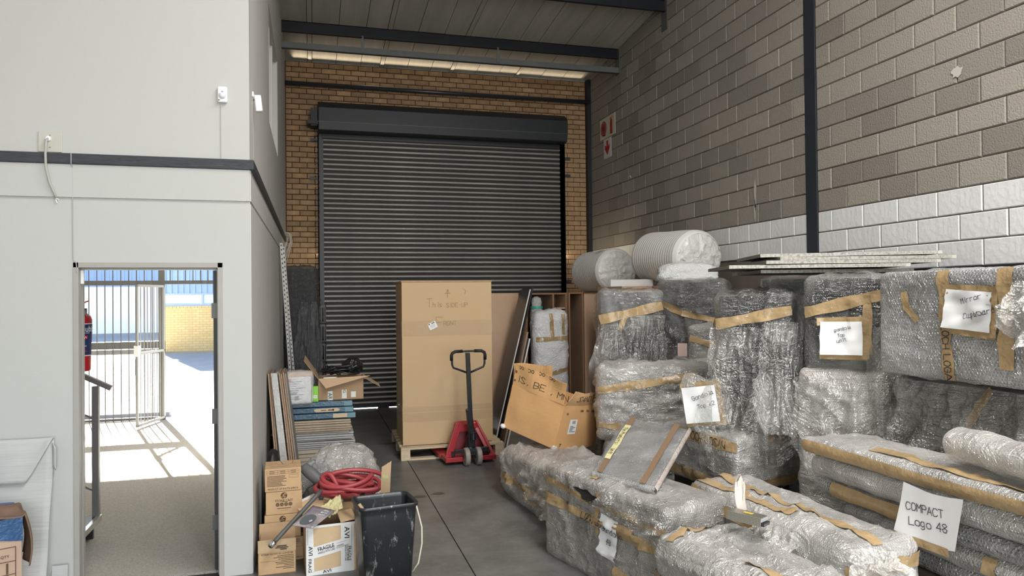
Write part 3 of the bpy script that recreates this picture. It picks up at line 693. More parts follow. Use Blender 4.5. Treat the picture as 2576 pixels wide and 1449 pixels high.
def drape(W_, root, face, u0, u1, v0, v1, mat, flare=.08, seed=3, waves=5, name='loose_wrap', nu=40, nv=30, ragged=.05, widen=.1):
    """loose sheet hanging in folds off a face, from height v0 down to v1"""
    L_ = u1-u0
    def fn(i, t):
        e = v1-v0; rg = ragged*fbm((i*4, 0, 0), seed)+ragged*.5*fbm((i*11, 1, 0), seed); v = v0+(e+rg)*t
        v = v0+(v-v0)*(1-.30*abs(2*i-1)**3.)
        u = u0+L_*i+widen*(i-.5)*t+.035*fbm((i*1.2, t*3.2, 3), seed)+.02*fbm((i*3, t*8, 4), seed)*abs(2*i-1)
        base = W_.on(face, max(-W_.ex(face), min(W_.ex(face), u)), max(0., v), .012); nrm = W_.nrm(face)
        o = flare*t**1.3*(1+.5*fbm((i*2, t, 0), seed))+.032*t**.6*sin(i*waves*6.28+seed+1.5*t+2.2*fbm((i*2, t*1.5, 7), seed))+.03*fbm((i*7, t*2, 2), seed)+.03*max(0, 1-3*abs(fbm((i*10+t, t*1.6, 5), seed)))**2
        p = base+nrm*max(.0, o)
        ex = W_.ex(face)
        if abs(u) > ex: p = p+W_.tan(face)*(u-math.copysign(ex, u))
        if v < 0: p.z = v
        return p
    return MB().grid(fn, nu, nv, L_, abs(v1-v0)).build(name, mat, root, smooth=True, fixn=False)
Wrap.ex = lambda s, f: {'x': s.h.y, 'y': s.h.x, 'z': s.h.x}[f[1]]
Wrap.nrm = lambda s, f: Vector({'-x': (-1,0,0), '+x': (1,0,0), '-y': (0,-1,0), '+y': (0,1,0), '+z': (0,0,1)}[f])
Wrap.tan = lambda s, f: Vector({'-x': (0,-1,0), '+x': (0,1,0), '-y': (1,0,0), '+y': (-1,0,0), '+z': (1,0,0)}[f])

# front bundle beside the aisle
t, w = bundle('wrapped_gondola', 'long bubble-wrapped unit beside the aisle with Gondola 48 note', (1.952,4.325,0), (0,0,R(13.9)), (.46,1.24,.60), DARK, BW_M, .018, .026, 11, (3,2,8))
tape(w, t, '-x', (-.62,.52), (.62,.47), .045, text='LOCH LOGAN'); tape(w, t, '-x', (-.62,.40), (.62,.36), .062, text='LOCH LOGAN', th=.62)
tape(w, t, '-x', (.02,.56), (.0,.30), .04); tape(w, t, '-x', (.18,.13), (.62,.10), .055); tape(w, t, '+z', (-.2,.1), (.25,.15), .05)
note(w, t, '-x', .13, .315, .17, .25, -6, [('Gondola', -.05,.03,.034,3), ('48', -.015,-.04,.03,0)], border=False, pw=.004)
tape(w, t, '-x', (.08,.40), (.36,.40), .05)
drape(w, t, '-x', .10, .6, .60, .44, BW_C, .03, 7, 2, nu=30, nv=10)
hole = MB().grid(lambda i, j: w.on('-x', -.24+.36*i, .545-.05*i+(j-.5)*.05*sin(pi*i)*(1+.3*sin(i*20)), .016), 14, 3).build('tear', M('black_gap', (.004,.004,.004), .8), t, fixn=False)
# low bundle under the tilted carton
t, w = bundle('wrapped_base_unit', 'low bulging wrapped bundle on the floor under the crushed carton', (2.06,5.84,0), (0,0,R(6)), (.60,1.42,.40), BROWNC, BW_L, .06, .04, 21, (5,3,5), .02)
tape(w, t, '-x', (-.6,.18), (.66,.18), .06); tape(w, t, '-x', (-.1,.1), (.6,.12), .05)
drape(w, t, '-x', .15, .66, .40, .08, BW_C, .06, 5, 3); drape(w, t, '-y', -.3, .3, .39, .1, BW_C, .05, 4, 2)
# long horizontal unit
t, w = bundle('wrapped_support_unit', 'low wrapped unit hidden under the long horizontal unit', (2.96,5.97,0), (0,0,R(-24.4)), (.86,.33,.50), DARK, BW_M, .03, .02, 31)
t, w = bundle('wrapped_long_crate', 'horizontal bubble-wrapped unit with Gondola Top x2 note', (2.95,5.96,.53), (0,0,R(-24.4)), (.97,.36,.63), GREYC, BW_M, .03, .034, 33, (2.0,3,10))
tape(w, t, '-y', (-.48,.43), (.36,.56), .07); tape(w, t, '-y', (-.48,.13), (-.12,.10), .06)
# tall unit at the back left of the pile
t, w = bundle('wrapped_tall_unit', 'tall dark wrapped unit with one high tape band beside the brown cabinet', (3.01,6.60,0), (0,0,R(-20)), (.585,.40,1.83), DARK, BW_D, .02, .03, 41, (6,5,1.6))
tape(w, t, '-y', (-.29,1.56), (.29,1.69), .085); tape(w, t, '-y', (-.11,1.46), (-.05,1.60), .05)
drape(w, t, '-y', -.30, -.06, 1.52, .62, BW_C, .12, 6, 2, widen=.25); drape(w, t, '-y', .0, .30, 1.6, .85, BW_C, .07, 8, 3, widen=.1)
# units behind
t, w = bundle('wrapped_back_unit', 'dark wrapped unit behind the two tall units with a drooping tape', (3.95,6.98,0), (0,0,R(-37)), (.68,.42,1.93), DARK, BW_D, .02, .03, 51, (4,5,6))
tape(w, t, '-y', (-.34,1.72), (-.10,1.60), .07); tape(w, t, '-y', (-.10,1.60), (.34,1.50), .06)
t, w = bundle('wrapped_lower_unit', 'milky wrapped unit showing below the small parcel', (3.60,6.12,0), (0,0,R(-30)), (.66,.40,1.17), GREYC, BW_L, .03, .02, 53)
t, w = bundle('wrapped_parcel', 'small wrapped parcel with crossed tape sitting between the tall units', (3.63,6.10,1.175), (0,R(3),R(-32)), (.42,.18,.31), DARK, BW_M, .03, .022, 57, res=.02)
tape(w, t, '-y', (-.21,.20), (.21,.10), .06); tape(w, t, '-y', (.09,.0), (.09,.31), .05)
t2 = MB().box(.0, .085, -.01, .01, .02, .14).build('parcel_label', M('pink_label', (.62,.45,.40), .6), None); 
tag(t2, 'small pink and tan card tucked beside the small wrapped parcel', 'card'); t2.location = (3.28,6.12,1.20); t2.rotation_euler = (0,0,R(-32))
t, w = bundle('wrapped_wall_unit', 'dark wrapped unit under the white metal sheets by the wall', (4.24,5.42,0), (0,0,R(-18)), (.80,.44,1.925), DARK, BW_D, .02, .015, 61)
# box carrying the centre tall unit
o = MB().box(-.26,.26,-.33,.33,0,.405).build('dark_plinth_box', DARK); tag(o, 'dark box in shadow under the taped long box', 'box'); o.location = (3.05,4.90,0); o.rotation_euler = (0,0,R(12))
t, w = bundle('wrapped_taped_box', 'wrapped box with writing on tape under the draped tall unit', (3.03,4.88,.42), (0,0,R(12)), (.60,.78,.37), GREYC, BW_M, .03, .022, 71, (3,3,8))
tape(w, t, '-x', (-.2,.33), (.39,.31), .07, text='LOCH LOSAN', th=.7); tape(w, t, '-x', (-.39,.06), (.39,.02), .07); tape(w, t, '-y', (-.30,.03), (.30,.05), .06); tape(w, t, '-y', (-.02,.36), (.30,.33), .06)
# centre tall unit, loosely draped
t, w = bundle('wrapped_draped_unit', 'tall unit loosely draped in clear bubble wrap in the middle of the pile', (3.17,4.67,.815), (0,0,R(-45)), (.50,.42,.97), DARK, BW_D, .02, .034, 81, (6,5,1.5))
tape(w, t, '-y', (-.25,.76), (.25,.86), .075)
drape(w, t, '-y', -.27, .28, .74, -.26, BW_C, .10, 12, 3, nu=60, nv=44, widen=.22, ragged=.14); drape(w, t, '-y', .08, .30, .78, .02, BW_C, .17, 17, 2, widen=.1)
tape(w, t, '-x', (-.2,.80), (.21,.76), .075)
tt = t; 
class Flat_:
    def patch(s, face, u, v, rot):
        c_, s_ = cos(R(rot)), sin(R(rot))
        return lambda a, b, off: Vector((u+a*c_-b*s_, -.235-.25*(u+a+.25)*0-off-.01*sin(a*9), v+a*s_+b*c_))
MB().grid(lambda i, j: Vector((-.52+.34*i+.02*sin(j*7), -.222-.02*sin(i*5)-.02*fbm((i*4, j*5, 0), 3), .02+.36*j+.02*sin(i*8))), 20, 20, .34, .36).build('loose_wrap', BW_M, t, smooth=True, fixn=False)
note(Flat_(), t, '-y', -.365, .18, .25, .26, 9, [('Gondola', -.05,.03,.030,14), ('Top x2', -.02,-.03,.028,10)], off=.055, pw=.0032)
# right tall unit in two parts
t, w = bundle('wrapped_lower_crate', 'milky wrapped crate under the gondola top unit', (3.43,4.05,0), (0,0,R(-52)), (.52,.44,1.29), BROWNC, BW_L, .03, .03, 91, (3,4,4))
tape(w, t, '+x', (-.2,.9), (.2,.86), .06); drape(w, t, '-y', -.26, .27, 1.25, .62, BW_C, .05, 14, 3)
t, w = bundle('wrapped_gondola_unit', 'dark wrapped unit with gondola Top unit note on white paper', (3.43,4.045,1.305), (0,0,R(-52)), (.45,.40,.585), DARK, BW_D, .03, .028, 95, (6,5,2))
tape(w, t, '-y', (-.23,.36), (.22,.47), .075); tape(w, t, '-y', (.15,.1), (.15,.47), .05)
note(w, t, '-y', .0, .20, .25, .21, 1, [('gondola', -.04,.04,.019,12), ('Top', -.02,.008,.019,8), ('unit', -.025,-.03,.021,14)], pw=.0026, off=.028)
drape(w, t, '-y', .22, .32, .46, -.45, BW_C, .08, 22, 2, widen=.18, ragged=.1)
# right-hand base and mirror cupboard
t, w = bundle('wrapped_base_bundle', 'large wrapped bundle holding up the mirror cupboard', (3.66,2.62,0), (0,0,0), (.62,1.86,1.30), GREYC, BW_D, .04, .035, 101, (4,4,3))
tape(w, t, '-x', (-.55,.85), (-.30,1.28), .05); tape(w, t, '-x', (.25,.9), (.28,1.3), .07)
drape(w, t, '-x', -.9, -.2, 1.28, .75, BW_C, .08, 24, 4); drape(w, t, '-x', -.2, .6, 1.28, .7, BW_C, .07, 25, 4)
t, w = bundle('wrapped_mirror_cupboard', 'wide grey wrapped cupboard with Mirror Cupboard note', (3.52,2.56,1.335), (0,0,0), (.62,1.94,.565), M('grey_cupboard', (.20,.20,.20), .6), BW_G, .02, .012, 111, (2,2,7), base=.008)
tape(w, t, '-x', (-.52,.565), (-.51,.30), .07); tape(w, t, '-x', (-.505,.28), (-.49,.0), .065, text='LOCH LOGAN', th=.6); tape(w, t, '-x', (-.165,.57), (-.16,.08), .075); tape(w, t, '-x', (-.78,.46), (-.76,.36), .045); tape(w, t, '-x', (-.765,.37), (-.69,.30), .04)
note(w, t, '-x', -.372, .362, .27, .20, -4, [('Mirror', -.03,.03,.026,18), ('Cupboard', -.01,-.045,.027,16)], pw=.003)
drape(w, t, '-x', -.12, .10, .5, .22, BW_L, .05, 33, 2)
# flat packs: a stack of wrapped panels
zz = .405; x0 = 2.87
for i, (h, dx, dy, ln, mat, lab) in enumerate((
        (.085,.08,-.30,1.15,BW_G,'lowest grey wrapped flat panel of the stack, jutting towards the camera'), (.075,.03,-.12,1.50,BW_L,'second wrapped flat panel up, with a tape patch'),
        (.075,.02,.0,1.72,BW_G,'third wrapped flat panel up, taped along its edge'), (.095,.0,.02,1.66,BW_L,'thick milky wrapped panel behind the hanging note'), (.065,-.01,.04,1.72,BW_L,'top wrapped flat panel with tape along its edge and COMPACT Logo 48 note'))):
    sx = .40
    t, w = bundle('flat_pack', lab, (x0+sx/2+dx, 2.86+dy, zz), (0,0,R(-1+i*.6)), (sx, ln, h), GREYC if i != 2 else DARK, mat, .03, .017, 120+i, (4,2,5), group='wrapped flat panels', cat='wrapped panel')
    if i == 4:
        tape(w, t, '-x', (-.86,.03), (.86,.02), .05); tape(w, t, '+z', (-.15,-.8), (-.12,.4), .07)
        mp = lambda a, b: w.on('-x', .06+a, max(.0, .02), .03)+Vector((-.012-.05*max(0, -b-.1)*(1 if a < 0 else .3)*4*max(0,-a)*4, 0, b-.01))
        pm = MB().grid(lambda i, j: mp((i-.5)*.33+.05*(1-j), -j*.25+.01-.02*sin(i*3)), 10, 10).build('paper_note', PAPER, t, smooth=True, fixn=False)
        pen_on(lambda a, b: mp(a, b)+Vector((-.003,0,0)), [('COMPACT', -.10,-.12,.036,3), ('Logo 48', -.08,-.19,.038,5)], .0038, PEN_INK, pm)
        MB().grid(lambda i, j: mp((i-.5)*.30-.02, -.243-.04*j)+Vector((-.001,0,0)), 10, 2).build('tape', TAPE, t, smooth=True, fixn=False)
    if i == 2: tape(w, t, '-x', (-.70,.04), (-.05,.04), .06)
    if i == 1: tape(w, t, '-x', (.18,.02), (.18,.09), .07)
    zz += h+.030
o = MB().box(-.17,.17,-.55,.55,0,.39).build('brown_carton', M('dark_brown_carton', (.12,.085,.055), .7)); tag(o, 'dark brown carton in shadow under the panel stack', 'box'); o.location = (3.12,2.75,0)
# wrapped roll lying on the panels
t = thing('rolled_bubble_wrap', 'crumpled roll of bubble wrap lying on the panel stack', 'bubble wrap', (3.0,2.38,zz+.10), (0,0,R(-8)))
def rollfn(i, j):
    a = i*4*pi; rr = .035+.07*(i)+.018*fbm((i*5, j*6, 0), 4)+.01*fbm((i*14, j*14, 0), 5); return Vector((rr*1.25*cos(a), (j-.5)*.95*(1+.05*sin(a)), rr*.95*sin(a)-.0))
MB().grid(rollfn, 90, 34, 1.2, .9).build('sheet', BW_L, t, smooth=True, fixn=False)
# front pair of long bundles
t, w = bundle('wrapped_long_unit', 'long pale wrapped unit sloping to the lower right with taped ends', (2.55,3.51,0), (0,0,R(1.5)), (.42,1.34,.60), GREYC, BW_L, .035, .03, 141, (5,2,5))
tape(w, t, '+z', (-.02,-.66), (-.02,.66), .06); tape(w, t, '-y', (-.21,.50), (.21,.53), .07); tape(w, t, '-x', (-.66,.57), (.15,.50), .055)
tape(w, t, '+z', (-.16,.66), (-.12,-.2), .06)
drape(w, t, '-y', -.20, .02, .6, .46, BW_L, .05, 44, 2)
drape(w, t, '-x', .05, .40, .58, .36, BW_L, .10, 46, 2)
t, w = bundle('wrapped_near_unit', 'pale wrapped unit at the bottom of view with a metal box lying on it', (2.06,2.98,0), (0,0,R(3)), (.50,1.24,.50), DARK, BW_L, .05, .034, 151, (4,2,5))
tape(w, t, '+z', (-.12,.0), (.02,-.62), .06, text='LOCH'); tape(w, t, '-x', (-.62,.30), (.2,.20), .07); tape(w, t, '+z', (-.24,.5), (.1,.62), .05)
# power supply and pouch lying on it
mp0 = Vector((2.185,3.36,.60))
t = thing('power_supply', 'perforated metal power supply with yellow sticker on bubble wrap', 'power supply', mp0, (R(4),R(6),R(38)))
PERF = M('perforated_metal', (.30,.28,.24), .4, metal=.7)
tt_, N_, L_ = nodes(PERF); tc_ = N_.new('ShaderNodeTexCoord'); vo = N_.new('ShaderNodeTexVoronoi'); vo.inputs['Scale'].default_value = 130; vo.inputs['Randomness'].default_value = 0; L_.new(tc_.outputs['Object'], vo.inputs['Vector'])
cr = N_.new('ShaderNodeMapRange'); cr.inputs[1].default_value = .28; cr.inputs[2].default_value = .34; L_.new(vo.outputs['Distance'], cr.inputs[0])
mx_ = N_.new('ShaderNodeMix'); mx_.data_type = 'RGBA'; mx_.inputs[6].default_value = (.03,.03,.03,1); mx_.inputs[7].default_value = (.36,.34,.29,1); L_.new(cr.outputs[0], mx_.inputs[0]); L_.new(mx_.outputs[2], N_['Principled BSDF'].inputs['Base Color'])
MB().box(-.052,.052,-.09,.09,0,.045).build('casing', PERF, t, bevel=.002)
tb = MB().box(-.05,.05,-.105,-.09,.004,.02).build('terminal_block', INK, t)
for i in range(7): MB().box(-.046+i*.0135,-.036+i*.0135,-.108,-.10,.008,.018).build('terminal', M('bright_metal', (.5,.5,.5), .3, metal=1), t)
MB().box(-.05,.05,-.094,-.089,.024,.042).build('terminal_cover', M('clear_grey_plastic', (.5,.52,.52), .2), t)
MB().box(-.012,.022,-.03,.02,.0455,.046).build('warning_sticker', M('yellow_sticker', (.75,.55,.05), .5), t)
t = thing('cloth_pouch', 'cream drawstring pouch standing behind the power supply', 'pouch', (2.245,3.50,.615), (R(-8),R(6),R(30)))
m = MB()
def pch(i, j):
    a = i*2*pi; z = j*.17; rr = .045*(1-.55*j**3)+.006*sin(a*4+j*5); return Vector((rr*cos(a)*1.1, rr*sin(a)*.45, z+.02*cos(a)*j))
m.grid(pch, 24, 14).build('bag', M('cream_cloth', (.72,.64,.56), .9, bump=.3, bscale=120), t, smooth=True)
MB().tube([(-.02,-.03,.06),(-.01,-.034,.10),(.004,-.032,.125),(.0,-.03,.15)], .003, 6).build('drawstring', PAPER, t)
# tilted pad leaning on the pile
t = thing('padded_flat_pack', 'flat bubble-wrapped pad tilted on the pile with two brown straps', 'wrapped panel', (0,0,0), group='wrapped flat panels')
BL, BRc, TL, TR = Vector((1.75,4.43,.635)), Vector((1.95,3.94,.635)), Vector((2.35,5.22,.835)), Vector((2.66,4.80,.80))
pn = (BRc-BL).cross(TL-BL).normalized(); 
def pad(i, j, o=0): return (BL*(1-i)+BRc*i)*(1-j)+(TL*(1-i)+TR*i)*j+pn*o
e1, e2 = (BRc-BL).length, (TL-BL).length
def slab_(th0, th1, ex): 
    return [pad(a, b, th) for th in (th0, th1) for a, b in ((-ex,-ex),(1+ex,-ex),(1+ex,1+ex),(-ex,1+ex))]
MB().add(slab_(-.02, .012, -.03), [(0,3,2,1),(4,5,6,7),(0,1,5,4),(1,2,6,5),(2,3,7,6),(3,0,4,7)]).build('panel', GREYC, t)
BW_P = bubble('bubble_wrap_pad', (.82,.82,.82), .16, .0135, bstr=1., ringw=.5, sheen=.05)
def pfn(i, j): 
    ed = min(i, 1-i, j, 1-j); return pad(i, j, .02*min(1, ed*16)**.5+.004*fbm((i*6, j*9, 0), 3))
MB().grid(pfn, 36, 44, e1, e2).build('bubble_wrap', BW_P, t, smooth=True, fixn=False)
PINK = bubble('bubble_wrap_pinkish', (.78,.66,.60), .8, .016)
MB().grid(lambda i, j: pad(1.0+.03*sin(i*pi), j, .02-.045*i), 6, 44, .06, e2).build('edge_wrap', PINK, t, smooth=True, fixn=False)
MB().grid(lambda i, j: pad(i, -.0-.02*sin(j*pi), .02-.045*j), 36, 4, e1, .06).build('edge_wrap', BW_P, t, smooth=True, fixn=False)
MB().grid(lambda i, j: pad(.0-.02*sin(i*pi), j, .02-.045*i), 4, 44, .06, e2).build('edge_wrap', BW_P, t, smooth=True, fixn=False)
STRAP = M('brown_strap', (.27,.17,.10), .45)
for c in (.13, .82): MB().grid(lambda i, j: pad(c+(i-.5)*.085, j, .027), 2, 20).build('strap', STRAP, t, fixn=False)
yt = MB().grid(lambda i, j: pad(.13+(i-.5)*.095, .2+.62*j, .031+.004*sin(j*11)), 3, 16).build('masking_tape', M('yellow_masking_tape', (.74,.68,.36), .7), t, fixn=False)
pen_on(lambda a, b: pad(.13+b/e1, .75-a/e2, .038), [('The Product s', .0,-.012,.03,0), ('Unit', .40,-.012,.03,0)], .004, PEN_INK, yt)
# white metal sheets on top
SHW = M('white_enamel_sheet', (.60,.58,.52), .5, var=.35, vscale=60, col2=(.16,.145,.12))
SHD = M('dirty_sheet_face', (.10,.10,.095), .5, var=.3, vscale=5)
for i, (ox, oy, rz, ln, lab) in enumerate(((.05,.10,-16,1.15,'lowest dark-faced metal sheet on the pile'), (-.20,-.02,-19,1.25,'second metal sheet up, poking out to the left'), (.02,-.06,-14,1.25,'third metal sheet up with a white perforated edge'),
                                     (.20,-.02,-17,1.25,'fourth metal sheet up, set back to the right'), (.12,.04,-19.5,1.28,'top metal sheet with a bright white edge'))):
    t = thing('enamelled_shelf', lab, 'metal sheet', (3.78+ox, 4.74+oy, 1.945+.030*i), (R(.0), R(-.35 if i == 4 else .0), R(rz)), group='metal sheets on the pile')
    MB().box(-ln/2, ln/2, -.36, .36, 0, .021).build('panel', SHD, t)
    MB().box(-ln/2-.001, ln/2+.001, -.362, -.358, -.002, .0225).build('front_edge', SHW, t)
    MB().box(-ln/2-.002, -ln/2, -.36, .36, -.002, .0225).build('end_edge', M('dull_sheet_edge', (.26,.25,.23), .5, var=.3, vscale=30), t)
    MB().box(ln/2-.03, ln/2+.002, -.365, -.357, -.001, .022).build('edge_cap', M('pale_edge_cap', (.6,.58,.5), .5), t)
# ================================================================== WALL FITTINGS (left)
SENS = M('sensor_white', (.66,.66,.65), .4)
t = thing('blank_outlet_plate', 'square off-white outlet plate with a cut cable above the trim', 'outlet plate', (-1.548, FY, 2.712))
MB().box(-.065,.065,-.009,0,0,.127).build('plate', M('ivory_plastic', (.50,.49,.44), .5), t, bevel=.003)
MB().lathe([(.016,0),(.016,.012),(.010,.016)], 16).build('grommet', SENS, t, loc=(-.008,-.009,.081), rot=(R(90),0,0))
for z in (.028,.103): MB().lathe([(.004,0),(.004,.003)], 10).build('screw', M('bright_metal', (.5,.5,.5), .3, metal=1), t, loc=(0,-.009,z), rot=(R(90),0,0))
MB().tube([(-.008,-.018,.081),(-.012,-.04,.06),(-.014,-.045,-.02),(-.012,-.045,-.10),(.004,-.035,-.19),(.026,-.025,-.25),(.036,-.02,-.285)], .0075, 8).build('cable', M('grey_white_cable', (.40,.40,.37), .5), t, smooth=True)
MB().tube([(.036,-.02,-.285),(.034,-.02,-.30),(.042,-.02,-.315)], .003, 6).tube([(.036,-.02,-.285),(.045,-.02,-.29),(.052,-.02,-.297)], .003, 6).build('frayed_end', SENS, t)
o = MB().tube([(-1.426,FY-.035,2.706),(-1.426,FY-.035,2.64),(-1.424,FY-.014,2.62),(-1.421,FY-.014,2.05),(-1.405,FY-.02,2.03),(-1.398,FY-.018,1.97)], .0028, 6).build('thin_cable', M('white_cable', (.42,.42,.41), .6)); tag(o, 'thin white cable running from the trim down to the door frame', 'cable')
t = thing('motion_sensor', 'white motion sensor facing the camera on the white wall', 'sensor', (-.553, FY, 3.075))
MB().box(-.03,.03,-.03,0,.0,.103).build('housing', SENS, t, bevel=.008)
MB().lathe([(.001,-.022),(.014,-.018),(.021,-.008),(.023,.004),(.021,.014),(.012,.021),(.001,.023)], 16).build('lens', M('sensor_lens', (.72,.73,.76), .3), t, smooth=True, loc=(0,-.026,.042))
MB().box(-.006,.006,-.0315,-.029,.066,.072).build('indicator', M('blue_indicator', (.2,.25,.9), .4), t)
MB().box(-.024,-.016,-.0315,-.029,.010,.016).build('test_mark', INK, t)
MB().tube([(-.012,-.008,.0),(-.011,-.008,-.36)], .002, 6).build('cable', M('white_cable', (.42,.42,.41), .6), t)
t = thing('corner_sensor', 'white sensor on a swivel bracket round the wall corner', 'sensor', (LX, 5.34, 3.10))
MB().box(0,.012,-.06,.06,.09,.125).box(.008,.03,-.012,.012,.085,.115).build('bracket', SENS, t, bevel=.003)
MB().box(.022,.068,-.022,.022,-.005,.11).build('housing', SENS, t, bevel=.008, rot=(0,R(-6),0))
MB().tube([(.004,-.05,.09),(.004,-.04,-.1),(.004,0,-.38)], .003, 6).build('cable', M('grey_white_cable', (.62,.62,.58), .5), t)
# fire extinguisher on the reception wall
t = thing('fire_extinguisher', 'red fire extinguisher with a blue label seen through the doorway', 'extinguisher', (-1.575, 5.74, 1.30))
RED = M('extinguisher_red', (.52,.02,.025), .3)
MB().lathe([(.060,0),(.066,.012),(.0665,.10),(.074,.30),(.074,.36),(.066,.385),(.045,.405),(.02,.41),(.02,.43)], 32).build('cylinder', RED, t, smooth=True)
lab_ = MB()
def cyl(a, z, r=.0755): return Vector((r*sin(a)*(.905+.095*min(1, max(0, (z-.10)/.2))), -r*cos(a)*(.905+.095*min(1, max(0, (z-.10)/.2))), z))
LB = lab_.grid(lambda i, j: cyl(-1.6+3.2*i, .115+.215*j), 40, 16).build('label_sleeve', M('navy_label', (.02,.035,.12), .5), t, smooth=True, fixn=False)
MB().grid(lambda i, j: cyl(-1.6+3.2*i, .108+.007*j, .0757), 40, 1).grid(lambda i, j: cyl(-1.6+3.2*i, .330+.006*j, .0757), 40, 1).build('label_border', PAPER, t, fixn=False)
cm = lambda u, v: cyl(u/.074, v, .0765)
print_on(cm, [('Chubb', .056, .298, .125, 0, .042), ('DRY POWDER', .04, .269, .085, 0, .007), ('PULL KEY PIN', .022, .205, .045, 0, .010), ('AIM AT BASE OF FIRE', .03, .178, .062, 0, .010), ('SQUEEZE GRIP', .02, .154, .048, 0, .010)]
         + [('rect', -.02, z, .09, z+.0015) for z in (.222,.192,.166,.143)] + [('rect', -.0+.0*k, .122+.006*k, .042, .124+.006*k) for k in range(3)], PAPER, LB)
print_on(cm, [('rect', .0,.226,.026,.252), ('rect', .042,.226,.066,.252), ('rect', .05,.139,.066,.146)], RED, LB, 'pictogram')
print_on(lambda u, v: cyl(u/.074, v, .0772), [('line', [(.006,.231),(.012,.242),(.020,.234)], .003), ('line', [(.047,.231),(.054,.244),(.061,.233)], .003)], PAPER, LB, 'pictogram_line')
MB().bar((-.02,0,.43),(.02,-.02,.475),.022,.016).bar((.02,-.02,.475),(.062,-.045,.492),.018,.008).build('lever', RED, t, bevel=.003)
MB().bar((0,0,.43),(.03,-.02,.425),.018,.010).bar((.03,-.02,.425),(.058,-.045,.385),.016,.008).build('handle', M('worn_metal', (.35,.30,.29), .4, metal=.6), t, bevel=.002)
MB().lathe([(.013,0),(.013,.016)], 14).build('gauge', M('bright_metal', (.5,.5,.5), .3, metal=1), t, loc=(.02,-.018,.435), rot=(R(90),0,0))
MB().box(-.02,.02,.05,.09,.20,.44).build('wall_bracket', STEEL_D, t)
# white foam sheet leaning on the wall, flap folded over
FOAM = M('white_foam_sheet', (.49,.50,.495), .85, var=.05, vscale=4, bump=.4, bscale=10, stretch=(.4, 1, 5))
t = thing('foam_sheet', 'white foam sheet leaning on the wall with its top folded down', 'foam sheet', (-1.92, 5.035, 0))
MB().grid(lambda i, j: Vector((-.45+.85*i-.022*(1-j)*i, -.11*(1-j)-.012+.006*sin(j*14+i*4), .955*j)), 20, 30).build('sheet', FOAM, t, smooth=True, solid=.006, fixn=False)
def flap(i, j): 
    xr = .402-.0*j; x = -.45+(xr+.45)*i; cut = max(0., (i-.84)/.16); zz = .965-.26*j*(1-cut*.98); return Vector((x-.0, -.024-.022*sin(j*pi*.6)-.02*j-.004*sin(i*9), zz+.004*sin(j*3)))
MB().grid(flap, 24, 12).build('folded_flap', FOAM, t, smooth=True, solid=.005, fixn=False)
MB().grid(lambda i, j: Vector((.372+.045*i, -.03+.02*cos(i*3.1), .80+.14*j-.03*i*i)), 8, 8).build('curled_edge', FOAM, t, smooth=True, solid=.004, fixn=False)
o = MB().box(-.085,.0,0,.008,0,.19).build('white_offcut', FOAM); tag(o, 'small white board offcut standing against the wall by the doorframe', 'offcut'); o.location = (-1.445,4.985,0); o.rotation_euler = (R(-6),0,0)
# carton at the bottom-left corner with blue top and a brown cloth
t = thing('printed_carton', 'carton with a QTY table and blue taped top in the bottom-left corner', 'carton', (-2.005, 4.56, 0), (0,0,R(25)))
MB().box(-.42,.42,-.20,.20,0,.52).build('body', M('greyish_cardboard', (.46,.335,.245), .85, var=.08), t)
MB().grid(lambda i, j: Vector((-.425+.85*i, -.205-.001*sin(i*50), .50+.115*j+.012*sin(i*17)*(1-j))), 30, 4).grid(lambda i, j: Vector((-.425+.85*i, -.205+.41*j, .615+.008*sin(i*9+j*7))), 20, 8).build('blue_plastic_top', M('blue_plastic', (.02,.085,.22), .35, var=.3, vscale=12, bump=.5), t, smooth=True, fixn=False)
mpb = lambda u, v: Vector((u, -.2025, v))
print_on(mpb, [('QTY', .345,.415,.040,0), ('1', .355,.350,.010,0), ('1', .355,.285,.010,0), ('E', .25,.385,.018,0), ('5', .25,.325,.016,0), ('7', .27,.325,.016,0)]
         + [('rect', .20,z,.395,z+.004) for z in (.46,.385,.315,.25)] + [('rect', x,.22,x+.004,.464) for x in (.295,.391)], M('brown_ink', (.10,.055,.035), .8), t)
t = thing('brown_cloth', 'brown cloth draped over the blue-topped carton', 'cloth', (-2.005, 4.56, 0), (0,0,R(25)))
def cloth(i, j):
    if i < .62: x = .18+.25*i/.62; z = .635+.01*sin(j*8+i*5)
    else: k = (i-.62)/.38; x = .432+.035*sin(k*2.4)+.01*sin(j*9); z = .638-.30*k
    return Vector((x, -.195+.30*j+.012*sin(i*9), z-.02*(1-j)*(i < .62)))
MB().grid(cloth, 30, 16).build('drape', M('brown_fabric', (.20,.125,.085), .8, var=.2, vscale=15), t, smooth=True, solid=.006, fixn=False)
o = MB().box(-.25,.0,-.005,.005,.0,.93).build('blue_board', M('blue_plastic', (.03,.13,.33), .35)); tag(o, 'blue board edge at the left of view in front of the foam sheet', 'board'); o.location = (-1.808,4.885,0)

